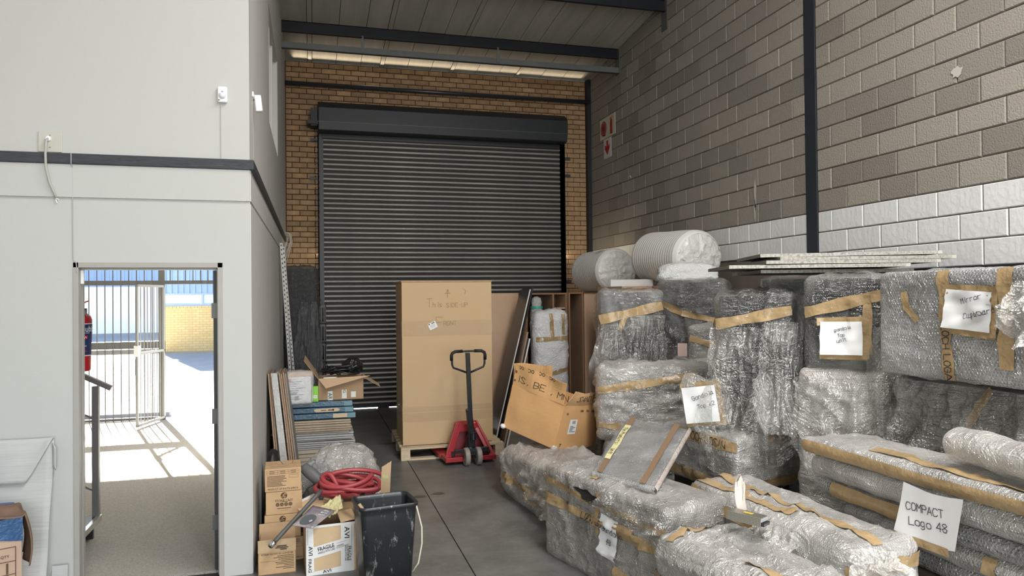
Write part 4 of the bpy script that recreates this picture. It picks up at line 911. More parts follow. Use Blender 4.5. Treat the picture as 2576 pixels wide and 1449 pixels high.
# ================================================================== LEFT PILE
def carton(name, label, loc, rz, size, mat, cat='carton', group=None, rot=None):
    t = thing(name, label, cat, loc, rot or (0,0,rz), group); sx, sy, sz = size
    MB().box(-sx/2, sx/2, -sy/2, sy/2, 0, sz).build('body', mat, t, bevel=.004); return t
BOXINK = M('brown_black_box_ink', (.075,.045,.028), .85)
def logo(u, v, r):
    out = [('poly', [(u+r*cos(a)*1., v+r*sin(a)) for a in [q*2*pi/28 for q in range(28)]])]
    return out
def logo_cut(u, v, r):
    c = []
    c.append(('line', [(u+.62*r, v+.42*r), (u+.1*r, v+.48*r), (u-.35*r, v+.12*r), (u-.1*r, v-.12*r), (u+.42*r, v-.22*r), (u+.30*r, v-.62*r), (u+.0*r, v-.95*r)], r*.24))
    c.append(('line', [(u-.75*r, v-.30*r), (u-.45*r, v-.42*r), (u-.1*r, v-.36*r)], r*.16)); c.append(('line', [(u+.05*r, v+.68*r), (u+.5*r, v+.66*r)], r*.12))
    return c
def stonecast(name, label, loc, rz, face, rot=None):
    sx, sy, sz = .238, .255, .156
    t = carton(name, label, loc, rz, (sx, sy, sz), CARD, group='stone cast boxes'); mp = lambda u, v: Vector((u, -sy/2-.0012, v)); mp2 = lambda u, v: Vector((u, -sy/2-.002, v))
    if face == 'logo':
        p = print_on(mp, logo(0, .128, .021)+[('STONE CAST', 0, .094, .115, 0, .016)]+[('disc', -.042+.028*k, .068, .0125) for k in range(4)]+[('rect', -.045, .040, .045, .044)]+[('rect', -.012, .084, .018, .0865)]+[('rect', -.02+.013*k, .026, -.015+.013*k, .029) for k in range(4)], BOXINK, t)
        cut = logo_cut(0, .128, .021)
        for k in range(4):
            for a in range(6): cut.append(('line', [(-.042+.028*k+.003*cos(a*pi/3+k), .068+.003*sin(a*pi/3+k)), (-.042+.028*k+.010*cos(a*pi/3+k), .068+.010*sin(a*pi/3+k))], .0014))
        print_on(mp2, cut, CARD, t, 'print_gap')
    else:
        it = [('PRODUCT OF SOUTH AFRICA', .0, .018, .20, 0, .012)]
        it += [('rect', -.105, .038+.0095*k, -.105+random.uniform(.09,.13), .0415+.0095*k) for k in range(8)]
        it += [('rect', -.105,.145,.105,.1462), ('rect', -.105,.132,.105,.1332), ('rect', -.105,.119,.105,.1202), ('rect', -.106,.119,-.1048,.146), ('rect', -.035,.119,-.0338,.146), ('rect', .035,.119,.0362,.146), ('rect', .1048,.119,.106,.146)]
        it += [('rect', .04,.090,.10,.0912), ('rect', .04,.110,.10,.1112), ('rect', .04,.09,.0412,.111), ('rect', .0988,.09,.10,.111)]
        it += [('rect', x, z, x+.035, z+.003) for x in (-.09,-.02,.05) for z in (.124,.137)]
        print_on(mp, it, BOXINK, t)
    return t
stonecast('stone_cast_box', 'top brown box of the stack with a printed table, PRODUCT OF SOUTH AFRICA', (-.205,5.365,.474), R(2), 'text')
stonecast('stone_cast_box', 'second box down showing the STONE CAST logo in full', (-.198,5.368,.316), R(1), 'logo')
stonecast('stone_cast_box', 'third box down, its round logo half hidden by the open box', (-.205,5.365,.158), R(0), 'logo')
stonecast('stone_cast_box', 'bottom box of the stack, hidden behind the open box', (-.180,5.36,0), R(2), 'text')
tb0 = bpy.data.objects['stone_cast_box']
print_on(lambda u, v: Vector((u, v, .1572)), [('line', [(-.119,.0),(.119,.004)], .0022), ('line', [(-.02,.12),(.0,.0)], .003), ('line', [(.07,.10),(.06,.03),(.09,.02)], .0025), ('line', [(-.08,-.05),(-.05,-.075),(-.02,-.05),(.0,-.08),(.03,-.05)], .002), ('line', [(.07,-.04),(.09,-.06)], .002), ('line', [(-.09,.03),(-.04,.05)], .003)], BOXINK, tb0, 'pen_marks')
t = thing('open_stone_cast_box', 'open brown box on the floor with flaps up and upside-down print', 'carton', (-.235,5.085,0), (0,0,R(2)), 'stone cast boxes')
sx, sy, sz, th = .236, .17, .148, .004
MB().box(-sx/2,sx/2,-sy/2,-sy/2+th,0,sz).box(-sx/2,sx/2,sy/2-th,sy/2,0,sz).box(-sx/2,-sx/2+th,-sy/2,sy/2,0,sz).box(sx/2-th,sx/2,-sy/2,sy/2,0,sz).box(-sx/2,sx/2,-sy/2,sy/2,0,th).build('body', CARD, t)
MB().obox((0,-sy/2-.012,sz+.040), (sx,.004,.088), (R(14),0,0)).build('front_flap', CARD2, t)
MB().obox((0,sy/2+.02,sz+.062), (sx*.98,.004,.13), (R(-16),0,0)).build('back_flap', CARDIN, t)
MB().obox((-sx/2+.008,0,sz+.035), (.004,sy*.95,.08), (0,R(12),0)).build('side_flap', CARDIN, t)
print_on(lambda u, v: Vector((u, -sy/2-.0012, v)), [('PRODUCT OF SOUTH AFRICA', 0, .132, .20, 180, .012)]+[('rect', .105-random.uniform(.06,.13), .030+.0105*k, .105, .0335+.0105*k) for k in range(9)]+[('rect', -.105,.085,.105,.0862)], BOXINK, t)
print_on(lambda u, v: Vector((u, -sy/2-.0155-.25*(v-sz), v)), [('disc', -.03,.195,.004), ('rect', -.01,.172,.07,.178), ('rect', .0,.183,.06,.190), ('rect', .02,.160,.06,.167)], BOXINK, t)
# fragile box
t = thing('fragile_carton', 'open carton sealed with white FRAGILE tape beside the black bin', 'carton', (.10,5.06,0), (0,0,R(4)))
sx, sy, sz = .32,.30,.315
MB().box(-sx/2,sx/2,-sy/2,-sy/2+th,0,sz).box(-sx/2,sx/2,sy/2-th,sy/2,0,sz).box(-sx/2,-sx/2+th,-sy/2,sy/2,0,sz).box(sx/2-th,sx/2,-sy/2,sy/2,0,sz).box(-sx/2,sx/2,-sy/2,sy/2,0,th).build('body', CARD2, t)
WT = M('white_printed_tape', (.74,.74,.73), .35, var=.04)
yq = -sy/2-.0012
wtm = MB().add([(-sx/2,yq,.02),(-sx/2+.05,yq,.02),(-sx/2+.045,yq,sz),(-sx/2-.0,yq,sz)],[(0,1,2,3)]).add([(.06,yq-.0004,.0),(.145,yq-.0004,.0),(.145,yq-.0004,sz),(.06,yq-.0004,sz)],[(0,1,2,3)]).add([(-.12,yq-.0008,.105),(.12,yq-.0008,.15),(.12,yq-.0008,.225),(-.12,yq-.0008,.18)],[(0,1,2,3)]).add([(-sx/2,yq,0),(.09,yq,0),(.09,yq,.042),(-.02,yq,.03),(-sx/2,yq,.02)],[(0,1,2,3,4)]).add([(-sx/2,yq-.001,sz-.012),(sx/2,yq-.001,sz-.010),(sx/2,yq-.001,sz+.001),(-sx/2,yq-.001,sz+.001)],[(0,1,2,3)])
wtm.box(-sx/2-.001,sx/2+.001,-sy/2-.001,-sy/2+th+.002,sz-.004,sz+.003)
wt_ = wtm.build('fragile_tape', WT, t, fixn=False)
fm = lambda u, v: Vector((u, yq-.0018, v))
print_on(fm, [('FRAGILE', -.035,.172,.105,10.5,.026), ('HANDLE WITH CARE', -.032,.148,.108,10.5,.014), ('WARNING', .055,.176,.045,10.5,.009), ('FRAGILE', .115,.115,.095,-90,.022), ('HANDLE WITH CARE', .092,.12,.10,-90,.012), ('AVI', .10,.255,.075,-90,.032), ('FRAG', -.137,.065,.085,-90,.020), ('AVI', -.132,.16,.06,-90,.026), ('AVI', -.03,.018,.055,6,.020), ('line', [(-.085,.158),(.02,.177)], .002), ('line', [(.103,.17),(.103,.07)], .002)]
         +[('line', [(.03,.19-.0*k),(.10,.203)], .0012), ('line', [(.03,.163),(.11,.177)], .0015), ('line', [(.03,.157),(.11,.171)], .0015), ('line', [(.13,.30),(.13,.10)], .0014), ('line', [(-.15,.30),(-.15,.20)], .0018)], INK, wt_)
MB().obox((.02,sy/2-.03,sz-.045), (sx*.93,.004,.11), (R(30),0,0)).build('back_flap', CARDIN, t)
MB().obox((.11,-.02,sz+.012), (.10,sy*.8,.004), (0,R(-8),0)).build('side_flap', CARD2, t)
# taped cardboard sheet standing behind
def quadsheet(P, sag=.0, amp=.0, seed=1):
    P = [Vector(p) for p in P]; n = (P[1]-P[0]).cross(P[3]-P[0]).normalized()
    return lambda i, j, o=0.: (P[0]*(1-i)+P[1]*i)*(1-j)+(P[3]*(1-i)+P[2]*i)*j+n*(o+sag*sin(i*pi)+amp*fbm((i*5, j*4, 0), seed)+amp*.8*fbm((i*13, j*10, 0), seed+2))
t = thing('taped_board', 'cardboard sheet with white taped edges slanting behind the yellow paper', 'cardboard')
tb_ = quadsheet([(-.136,5.30,.364),(.166,5.46,.453),(.202,5.24,.368),(-.063,5.16,.310)])
MB().grid(tb_, 6, 6).build('sheet', CARD2, t, solid=.005, fixn=False)
for a0, a1, b0, b1 in ((0,1,0,.16),(.86,1,0,1)): MB().grid(lambda i, j: tb_(a0+(a1-a0)*i, b0+(b1-b0)*j)+Vector((0,-.003,.004)), 4, 4).build('white_tape', WT, t, fixn=False)
t = thing('brochure', 'glossy grey brochure lying across the fragile carton', 'brochure')
bq = quadsheet([(-.133,4.85,.350),(-.005,5.06,.407),(.138,5.0,.378),(-.008,4.80,.335)], .0)
up = Vector((0,-.003,.006))
BRO = M('brochure_print', (.20,.19,.23), .25, var=.3, vscale=6, col2=(.40,.33,.32))
MB().grid(bq, 8, 8).build('cover', BRO, t, smooth=True, solid=.005, fixn=False)
print_on(lambda u, v: bq(u, v)+up, [('poly', [(.33+.26*cos(a), .42+.30*sin(a)) for a in [q*2*pi/24 for q in range(24)]])], M('brochure_grey', (.12,.13,.135), .2), t, 'picture')
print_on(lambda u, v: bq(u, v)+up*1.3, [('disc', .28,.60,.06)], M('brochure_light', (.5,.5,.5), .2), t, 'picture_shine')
print_on(lambda u, v: bq(v, 1-u)+up*1.3, [("DON'T", .24,.86,.22,180,.06), ('MISS THE', .26,.75,.28,180,.06), ('DETAILS', .26,.64,.28,180,.06)], PAPER, t)
t = thing('yellow_paper', 'crumpled pale yellow paper on top of the fragile carton', 'paper')
yq_ = quadsheet([(-.05,5.04,.380),(.175,5.14,.455),(.188,5.0,.399),(.03,4.93,.345)], .01, .02, 4)
MB().grid(lambda i, j: yq_(i, j, .012), 44, 22).build('sheet', M('pale_yellow_paper', (.60,.54,.30), .7, var=.12), t, smooth=False, solid=.002, fixn=False)
# vacuum pole
t = thing('vacuum_pole', 'grey plastic pole with a chrome end lying across the boxes', 'pole', (0,0,0))
PA, PB = Vector((-.245,4.86,.25)), Vector((.05,5.12,.487))
MB().tube([PA+(PB-PA)*k/8 for k in range(9)], .0145, 12).build('tube', M('grey_plastic_pole', (.085,.085,.082), .45), t, smooth=True)
dv = (PB-PA).normalized()
MB().tube([PA-dv*.035, PA-dv*.012, PA-dv*.01, PA+dv*.004], [.018,.018,.020,.020], 14).build('chrome_collar', M('chrome', (.7,.7,.7), .12, metal=1), t, smooth=True)
MB().tube([PA-dv*.0352, PA-dv*.036], .012, 12).build('bore', INK, t)
# grey bagged tube and bags behind
t = thing('grey_tube', 'short thick grey tube beside the red hose', 'tube', (.0,5.50,.505), (R(-30),R(-52),R(0)))
MB().lathe([(.035,-.09),(.042,-.08),(.044,.05),(.038,.08),(.038,.1)], 18).build('body', M('dark_grey_plastic', (.12,.125,.125), .5), t, smooth=True)
t = thing('grey_bag', 'dark grey plastic bag heaped between the boxes and the hose', 'bag', (.06,5.46,0))
def blob(rx, ry, h, seed, rough=.25):
    def fn(i, j):
        a = i*2*pi; ph = j*pi/2; k = 1+rough*fbm((cos(a)*1.5, sin(a)*1.5, j*2.), seed)+rough*.5*(1-abs(fbm((cos(a)*4, sin(a)*4, j*6.), seed+3))*2)
        return Vector((rx*cos(a)*cos(ph)**.6*k, ry*sin(a)*cos(ph)**.6*k, max(.001, h*sin(ph)*(.85+.15*k))))
    return MB().grid(fn, 48, 20, 2.0, .8)
blob(.17,.20,.44,5).build('bag_skin', film('dark_grey_film', (.09,.095,.10), .95, .3), t, smooth=True)
# red hose coil
t = thing('red_hose', 'coiled red rubber hose on the heap behind the bin', 'hose', (.245,5.33,.40), (R(10),R(4),0))
HOSE = M('red_rubber', (.36,.05,.058), .42, var=.15, vscale=8)
rnd = random.Random(4)
m = MB(); pts = []
for k in range(7*40):
    a = k/40*2*pi; rr = .155+.035*sin(a*.37)+.02*sin(a*1.7); lz = .012+.016*(k/40)+.022*sin(a*1.3+1)
    pts.append((rr*cos(a)*1.18+.02*sin(a*.21), rr*sin(a)*.72+.03*sin(a*.29), max(-.03, lz)))
m.tube(pts, .0160, 10).build('coil', HOSE, t, smooth=True)
MB().tube([(-.20+.01*k, .02-.006*k*k*.12, .10+.045*sin(k*.32)) for k in range(32)], .0160, 10).build('loose_loop', HOSE, t, smooth=True)
MB().tube([(.10,-.10,.05),(.06,-.16,.03),(.05,-.19,.0)], .0145, 10).build('hose_end', M('dark_hose_end', (.05,.04,.04), .5), t, smooth=True)
t = thing('hose_crate', 'brown carton under the red hose', 'carton', (.24,5.38,0)); MB().box(-.17,.17,-.16,.16,0,.37).build('body', CARDIN, t)
# bubble-wrap heap
t = thing('bubble_wrap_heap', 'big crumpled heap of bubble wrap behind the red hose', 'bubble wrap', (.235,5.98,0))
blob(.31,.26,.62,9,.30).build('sheet', bubble('bubble_wrap_heap_film', (.74,.71,.66), .62, .013, wr=1., sheen=.22), t, smooth=True)
t = thing('bubble_wrap_heap', 'smaller shiny heap of bubble wrap next to the stacked boxes', 'bubble wrap', (.02,5.76,0)); 
blob(.155,.14,.535,14,.3).build('sheet', bubble('bubble_wrap_heap_grey', (.60,.60,.60), .50, .013, wr=1., sheen=.25), t, smooth=True)
t = thing('torn_card', 'torn strip of cardboard standing up behind the bin', 'cardboard', (.455,5.12,0), (0,R(4),R(-35)))
MB().grid(lambda i, j: Vector((-.035+.07*i, .006*sin(j*5), .62*j+(.05*i+.015*sin(i*19) if j == 1 else 0))), 6, 14).build('strip', CARD2, t, solid=.004, fixn=False)
MB().grid(lambda i, j: Vector((-.025+.045*i, -.006+.006*sin(j*5), .43+.14*j)), 2, 6).build('paper_strip', M('pale_yellow_paper', (.66,.60,.32), .7), t, fixn=False)
# black bin
t = thing('black_bin', 'black plastic bin spattered with white plaster', 'bin', (.418,4.52,0), (0,0,R(7.5)))
BINM = M('black_bin_plastic', (.016,.018,.021), .35)
tt_, N_, L_ = nodes(BINM); tc_ = N_.new('ShaderNodeTexCoord'); nz = N_.new('ShaderNodeTexNoise'); nz.inputs['Scale'].default_value = 17; nz.inputs['Detail'].default_value = 9; nz.inputs['Roughness'].default_value = .75
mp_ = N_.new('ShaderNodeMapping'); mp_.inputs['Scale'].default_value = (1.6,1.6,.55); L_.new(tc_.outputs['Object'], mp_.inputs[0]); L_.new(mp_.outputs[0], nz.inputs['Vector'])
mr = N_.new('ShaderNodeMapRange'); mr.inputs[1].default_value = .575; mr.inputs[2].default_value = .72; L_.new(nz.outputs[0], mr.inputs[0])
mx_ = N_.new('ShaderNodeMix'); mx_.data_type = 'RGBA'; mx_.inputs[6].default_value = (.016,.018,.021,1); mx_.inputs[7].default_value = (.45,.44,.42,1); L_.new(mr.outputs[0], mx_.inputs[0]); L_.new(mx_.outputs[2], N_['Principled BSDF'].inputs['Base Color'])
def rrect(a, b, r, n=5):
    out = []
    for cx, cy, s0 in ((a-r,b-r,0),(-a+r,b-r,90),(-a+r,-b+r,180),(a-r,-b+r,270)):
        for k in range(n+1): an = R(s0+90*k/n); out.append((cx+r*cos(an), cy+r*sin(an)))
    return out
def shell(levels):
    m = MB(); rings = [[(x, y, z) for x, y in rrect(a, b, r)] for a, b, r, z in levels]; n = len(rings[0]); vs = [p for r_ in rings for p in r_]; fs = []
    for i in range(len(rings)-1):
        for k in range(n): fs.append((i*n+k, i*n+(k+1) % n, (i+1)*n+(k+1) % n, (i+1)*n+k))
    fs.append(tuple((len(rings)-1)*n+k for k in range(n))); fs.append(tuple(range(n))[::-1]); return m.add(vs, fs)
shell([(.135,.115,.03,0),(.168,.140,.035,.50),(.170,.142,.035,.53),(.180,.150,.04,.535),(.180,.150,.04,.556),(.170,.142,.036,.556),(.166,.138,.034,.53),(.150,.125,.03,.26)]).build('tub', BINM, t, smooth=True)
MB().lathe([(.001,.0),(.03,.02),(.045,.05),(.03,.075),(.001,.08)], 14).build('plaster_lump', M('plaster', (.55,.52,.46), .9), t, smooth=True, loc=(.05,-.03,.40))
MB().obox((-.10,-.05,.42), (.02,.10,.28), (R(8),R(-24),0)).obox((-.05,-.08,.44), (.05,.03,.12), (R(8),R(-40),0)).build('offcut', CARD2, t)
MB().tube([(.178,-.05,.545),(.195,-.06,.47),(.215,-.07,.38),(.215,-.07,.28),(.195,-.06,.16),(.16,-.05,.11)], .0055, 6).build('bail_strap', M('dirty_white_plastic', (.66,.64,.50), .5), t, smooth=True)
# ---- flat stacks further back
def flat(name, label, loc, size, mat, cat, group, rz=0.):
    o = MB().box(-size[0]/2,size[0]/2,-size[1]/2,size[1]/2,0,size[2]).build(name, mat, bevel=.002); tag(o, label, cat, group); o.location = loc; o.rotation_euler = (0,0,rz); return o
rs = random.Random(9); z = 0.
DARKCARD = M('dusty_cardboard', (.38,.31,.23), .9, var=.15, vscale=8, bump=.3)
GREYS = M('grey_sheet_stack', (.42,.42,.41), .45, var=.15, vscale=10); PALEC = M('pale_cardboard', (.52,.46,.36), .9, var=.12, vscale=9, bump=.2)
layers = [('flat_carton', 'crushed pale carton %s of the sheet stack', PALEC, 11, .036, 'carton', 'flat cartons in the stack'), ('flat_sheet_pack', 'thin grey-white sheet %s of the sheet stack', GREYS, 8, .018, 'sheet', 'grey sheets in the stack'), ('thin_board', 'thin brown board %s of the sheet stack', DARKCARD, 6, .020, 'board', 'brown boards in the stack')]
ordn = ['at the bottom', 'second from the bottom', 'third from the bottom', 'fourth from the bottom', 'fifth from the bottom', 'sixth from the bottom', 'seventh from the bottom', 'eighth from the bottom', 'ninth from the bottom', 'tenth from the bottom', 'eleventh from the bottom']
YS = 7.45
for nm, lb, mt_, n, h, ct, gr in layers:
    kind = {'flat_carton': 'pale carton layer', 'flat_sheet_pack': 'grey sheet layer', 'thin_board': 'brown board layer'}[nm]
    for k in range(n):
        flat(nm, lb % (ordn[k]+' of the '+kind+'s') if False else '%s in the left stack, %s of its kind' % ({'flat_carton': 'crushed pale flat carton', 'flat_sheet_pack': 'thin grey-white sheet', 'thin_board': 'thin brown board'}[nm], ordn[k]),
             (.02+rs.uniform(-.012,.012)-(.03 if nm == 'thin_board' else 0), YS+rs.uniform(-.02,.02), z), (.76 if nm == 'flat_carton' else .70, .9, h-.004), mt_, ct, gr, R(rs.uniform(-1.2,1.2))); z += h
z += .006
BLUEP = M('blue_printed_pack', (.032,.085,.14), .3, var=.25, vscale=7, bump=.25)
for k in range(3):
    t = thing('blue_flooring_pack', ['lowest blue wrapped flooring pack on the sheet stack', 'middle blue flooring pack with a tan label', 'top blue flooring pack under the open carton'][k], 'flooring pack', (.02-.012*k, YS-.02+.015*k, z), (0,0,R(rs.uniform(-1,1))), 'blue flooring packs')
    MB().box(-.365,.365,-.40,.40,0,.050).build('pack', BLUEP, t, bevel=.006)
    MB().box(.29,.366,-.402,-.398,.002,.048).build('end_sleeve', M('teal_sleeve', (.09,.20,.24), .3), t)
    if k == 1:
        MB().prism([(.03+.03*cos(a)*-1 if i < 9 else .20+.03*cos(a)*-1, .026+.017*sin(a)) for i, a in enumerate([pi/2-q*pi/8-pi for q in range(0)] )] or [(.03,.010),(.22,.010),(.24,.018),(.24,.034),(.22,.042),(.03,.042),(.01,.034),(.01,.018)], -.404, -.4005, 'y').build('label', M('tan_label', (.52,.40,.26), .6), t)
        print_on(lambda u, v: Vector((u, -.4045, v)), [('rect', .07+.0*q, .022+.0*q, .12, .028) for q in range(1)]+[('rect', .135,.021,.19,.030), ('disc', .182,.026,.009)], BOXINK, t)
    if k == 0: MB().box(.16,.29,-.4015,-.398,.006,.044).build('label', M('tan_label', (.52,.40,.26), .6), t)
    z += .054
ZS = z
# open carton of cables
t = thing('open_carton', 'open brown carton of black cables on the blue packs', 'carton', (.265,7.28,ZS), (0,0,R(-2)))
sx, sy, sz = .42,.34,.205
MB().box(-sx/2,sx/2,-sy/2,-sy/2+th,0,sz).box(-sx/2,sx/2,sy/2-th,sy/2,0,sz).box(-sx/2,-sx/2+th,-sy/2,sy/2,0,sz).box(sx/2-th,sx/2,-sy/2,sy/2,0,sz).box(-sx/2,sx/2,-sy/2,sy/2,0,th).build('body', M('mid_brown_cardboard', (.33,.22,.13), .85, var=.06), t)
MB().add([(-sx/2,-sy/2,sz),(sx/2,-sy/2,sz),(sx/2+.06,-sy/2-.05,sz-.01+.03),(-sx/2+.07,-sy/2-.07,sz-.085)],[(0,1,2,3)]).build('front_flap', M('tan_cardboard', (.48,.33,.20), .85), t, solid=.004, fixn=False)
MB().add([(-sx/2,-sy/2,sz),(-sx/2,sy/2,sz),(-sx/2-.13,sy/2,sz+.20),(-sx/2-.13,-sy/2+.05,sz+.17)],[(0,1,2,3)]).build('side_flap', M('mid_brown_cardboard', (.33,.22,.13), .85), t, solid=.004, fixn=False)
MB().add([(sx/2,-sy/2+.02,sz),(sx/2,sy/2,sz),(sx/2+.16,sy/2,sz-.10),(sx/2+.16,-sy/2+.05,sz-.10)],[(0,1,2,3)]).build('side_flap', M('mid_brown_cardboard', (.33,.22,.13), .85), t, solid=.004, fixn=False)
for x, w_, h0, h1 in ((-.10,.045,.0,.085),(.03,.045,.012,.095),(.115,.045,.02,.075)):
    MB().add([(x-w_/2,-sy/2-.001,h0),(x+w_/2,-sy/2-.001,h0),(x+w_/2,-sy/2-.001,h1),(x-w_/2,-sy/2-.001,h1)],[(0,1,2,3)]).build('sticker', M('off_white_label', (.62,.62,.58), .6), t, fixn=False)
print_on(lambda u, v: Vector((u, -sy/2-.002, v)), [('AR', -.10,.038,.062,-90,.038), ('G', .032,.080,.030,-90,.026)], M('green_black_ink', (.02,.07,.04), .6), t)
t = thing('cable_tangle', 'tangle of black cables heaped in the open carton', 'cable', (.265,7.28,ZS+.20))
CBL = M('black_cable', (.012,.012,.013), .35)
for k in range(7):
    r1 = rs.uniform(.07,.15); ph = rs.uniform(0,6); cx = rs.uniform(-.08,.08); til = rs.uniform(.1,.5)
    MB().tube([(cx+r1*1.15*cos(a+ph), r1*.8*sin(a+ph), .03+.012*k*.8+til*.16*max(0, sin(a*1.+ph*2))+.01*sin(3*a)) for a in [q*2*pi/24*.9 for q in range(25)]], .0085, 6).build('cable', CBL, t, smooth=True)
t = thing('black_plastic_bundle', 'shiny black plastic bundle on top of the cables', 'bag', (.37,7.30,ZS+.245))
blob(.085,.08,.13,23,.5).build('skin', M('black_glossy_plastic', (.010,.010,.011), .12, bump=.8, bscale=18), t, smooth=True)
o = MB().tube([(.10,7.12,ZS+.205),(.22,7.14,ZS+.205)], .012, 8).build('white_tube', SENS, smooth=True); tag(o, 'short white tube poking out of the open carton', 'tube')
t = thing('green_box', 'bright green narrow box with a barcode on the blue packs', 'box', (.02,7.06,ZS)); MB().box(-.029,.029,-.02,.02,0,.145).build('body', M('lime_green_card', (.20,.52,.03), .5), t, bevel=.002)
MB().box(-.018,.018,-.0215,-.02,.035,.062).build('barcode_label', PAPER, t); print_on(lambda u, v: Vector((u, -.022, v)), [('rect', -.013+.005*k, .040, -.011+.005*k, .058) for k in range(6)]+[('rect', -.02,.008,.012,.011)], INK, t)
# pack of printed paper in plastic
t = thing('printed_pack', 'plastic-wrapped pack of white printed sheets beside the green box', 'pack', (-.165,7.02,ZS), (0,0,R(2)))
MB().box(-.165,.15,-.05,.05,0,.245).build('sheets', M('brown_white_pack', (.60,.60,.62), .6, var=.06), t, bevel=.01)
print_on(lambda u, v: Vector((u, -.0512, v)), [('rect', -.07+.0*k, .20-.02*k, -.07+rs.uniform(.06,.17), .206-.02*k) for k in range(9)]+[('rect', -.06,.085,.02,.098), ('rect', -.06,.115,.03,.127), ('rect', .0,.03,.04,.07)], M('blue_grey_ink', (.10,.11,.20), .7), t)
print_on(lambda u, v: Vector((u, -.0515, v)), [('poly', [(-.10,.205),(-.04,.205),(-.02,.22),(-.05,.235),(-.10,.235)])], M('label_red', (.55,.03,.06), .6), t, 'red_print')
print_on(lambda u, v: Vector((u, -.0515, v)), [('poly', [(-.075,.0),(-.045,.0),(-.045,.06),(-.08,.06)])], M('label_teal', (.02,.30,.25), .6), t, 'teal_print')
Wrap((.33,.115,.285), .02, .012, 7).mesh(.03).build('plastic_bag', CLEAR, t, smooth=True, loc=(-.005,0,0))
MB().box(-.16,.16,-.03,.05,.245,.29).build('brown_backing', CARDIN, t)
# leaning boards and the wrapped board between
EDGE = M('brown_board_edge', (.30,.20,.13), .7, var=.2, vscale=20); TAUPE = M('taupe_board_face', (.20,.18,.155), .6)
for nm, lab, xb, xt, n in (('leaning_board', 'narrow brown board leaning on the side wall, %s', -.265, -.375, 3), ('leaning_board', 'brown board leaning right of the plastic-wrapped one, %s', -.14, -.285, 4)):
    for k in range(n):
        t = thing(nm, lab % ['outermost', 'second', 'third', 'innermost'][k], 'board', (0,0,0), group='leaning brown boards')
        b = Vector((xb+.016*k, 6.20+.012*k, .003)); e_ = Vector((xt+.016*k, 6.62+.012*k, 1.15-.01*(k % 2)))
        b2 = b+(e_-b)*0
        MB().add([b, b+Vector((.012,0,0)), b+Vector((.012,.45,0)), b+Vector((0,.45,0)), e_, e_+Vector((.012,0,0)), e_+Vector((.012,.45,0)), e_+Vector((0,.45,0))], [(0,3,2,1),(4,5,6,7),(0,1,5,4),(1,2,6,5),(2,3,7,6),(3,0,4,7)]).build('panel', EDGE if k < n-1 else TAUPE, t)
t = thing('wrapped_board', 'white board in clear plastic leaning between the brown boards', 'wrapped panel', (0,0,0))
q = [Vector((-.21,6.19,.003)), Vector((-.155,6.19,.003)), Vector((-.297,6.60,1.15)), Vector((-.347,6.60,1.15))]
MB().add(q+[p+Vector((0,.05,0)) for p in q], [(0,1,2,3),(7,6,5,4),(0,4,5,1),(1,5,6,2),(2,6,7,3),(3,7,4,0)]).build('board', M('grey_white_board', (.50,.49,.46), .6, var=.1), t)
def pw(i, j): a = q[0]*(1-j)+q[3]*j; b = q[1]*(1-j)+q[2]*j; return a*(1-i)+b*i+Vector((0, -.012-.012*fbm((i*5, j*14, 0), 3), 0))
MB().grid(pw, 8, 40, .08, 1.2).build('plastic_sleeve', film('clear_wrinkled_film', (.85,.85,.84), .38, .08, .9, 25), t, smooth=True, fixn=False)
t = thing('black_bag_heap', 'black sack slumped against the side wall behind the boxes', 'bag', (-.30,5.95,0)); blob(.075,.16,.62,31,.1).build('skin', M('black_matt_plastic', (.012,.012,.013), .5), t, smooth=True)
# far corner: perforated uprights, dark wrapped unit, black crates, cable loop
t = thing('perforated_upright', 'white perforated steel upright leaning in the back corner', 'upright', (0,0,0), group='perforated uprights')
def upright(t, A, B, w_=.032):
    A, B = Vector(A), Vector(B); d = (B-A).normalized(); MB().bar(A, B, w_, .004, up=(0,-1,0)).build('flange', M('white_enamel_steel', (.56,.56,.53), .45, var=.15, vscale=30), t)
    hm = MB(); n = 46
    for k in range(n):
        p = A+(B-A)*(k+.5)/n+Vector((0,-.0045,0)); hm.bar(p-d*.011, p+d*.011, .010, .001, up=(0,-1,0))
    hm.build('slot_row', INK, t)['kind'] = 'stuff'
upright(t, (-.215,9.40,.0), (-.352,9.08,2.46))
t = thing('perforated_upright', 'second perforated upright standing just right of the first', 'upright', (0,0,0), group='perforated uprights'); upright(t, (-.165,9.46,.0), (-.328,9.12,2.42), .026)
t, w = bundle('dark_wrapped_unit', 'tall unit in dark grey plastic standing in the back corner', (-.135,10.55,0), (0,0,R(-2)), (.38,.40,2.22), DARK, film('dark_wrinkled_film', (.10,.10,.105), .60, .10, 1., 22), .04, .03, 201, (6,5,2), group='dark wrapped units')
drape(w, t, '-y', -.02, .19, 1.75, .5, film('dark_loose_film', (.13,.13,.135), .55, .15, .8, 12), .05, 7, 2, widen=.2)
t = thing('black_crate_stack', 'x', 'crate', (.09,11.35,0))
bpy.data.objects.remove(t)
for k in range(6):
    t = thing('black_crate', 'black ribbed plastic crate by the shutter guide, %s' % ['at the bottom', 'second up', 'third up', 'fourth up', 'fifth up', 'on top'][k], 'crate', (.05,11.40,.285*k), group='black crates')
    MB().box(-.17,.15,-.2,.2,0,.03).build('floor_panel', STEEL_D, t)
    MB().box(-.17,.15,-.2,-.19,.235,.27).box(-.17,.15,.19,.2,.03,.27).box(-.17,-.16,-.2,.2,.03,.27).box(.14,.15,-.2,.2,.03,.27).build('wall', M('black_crate_plastic', (.012,.012,.014), .4), t)
    for q_ in range(8): MB().box(-.165+.04*q_,-.15+.04*q_,-.2,-.19,.03,.235).build('rib', M('black_crate_plastic', (.012,.012,.014), .4), t)
t = thing('cable_loop', 'loop of off-white cable hanging at the far end of the trim', 'cable', (-.375,11.35,2.70))
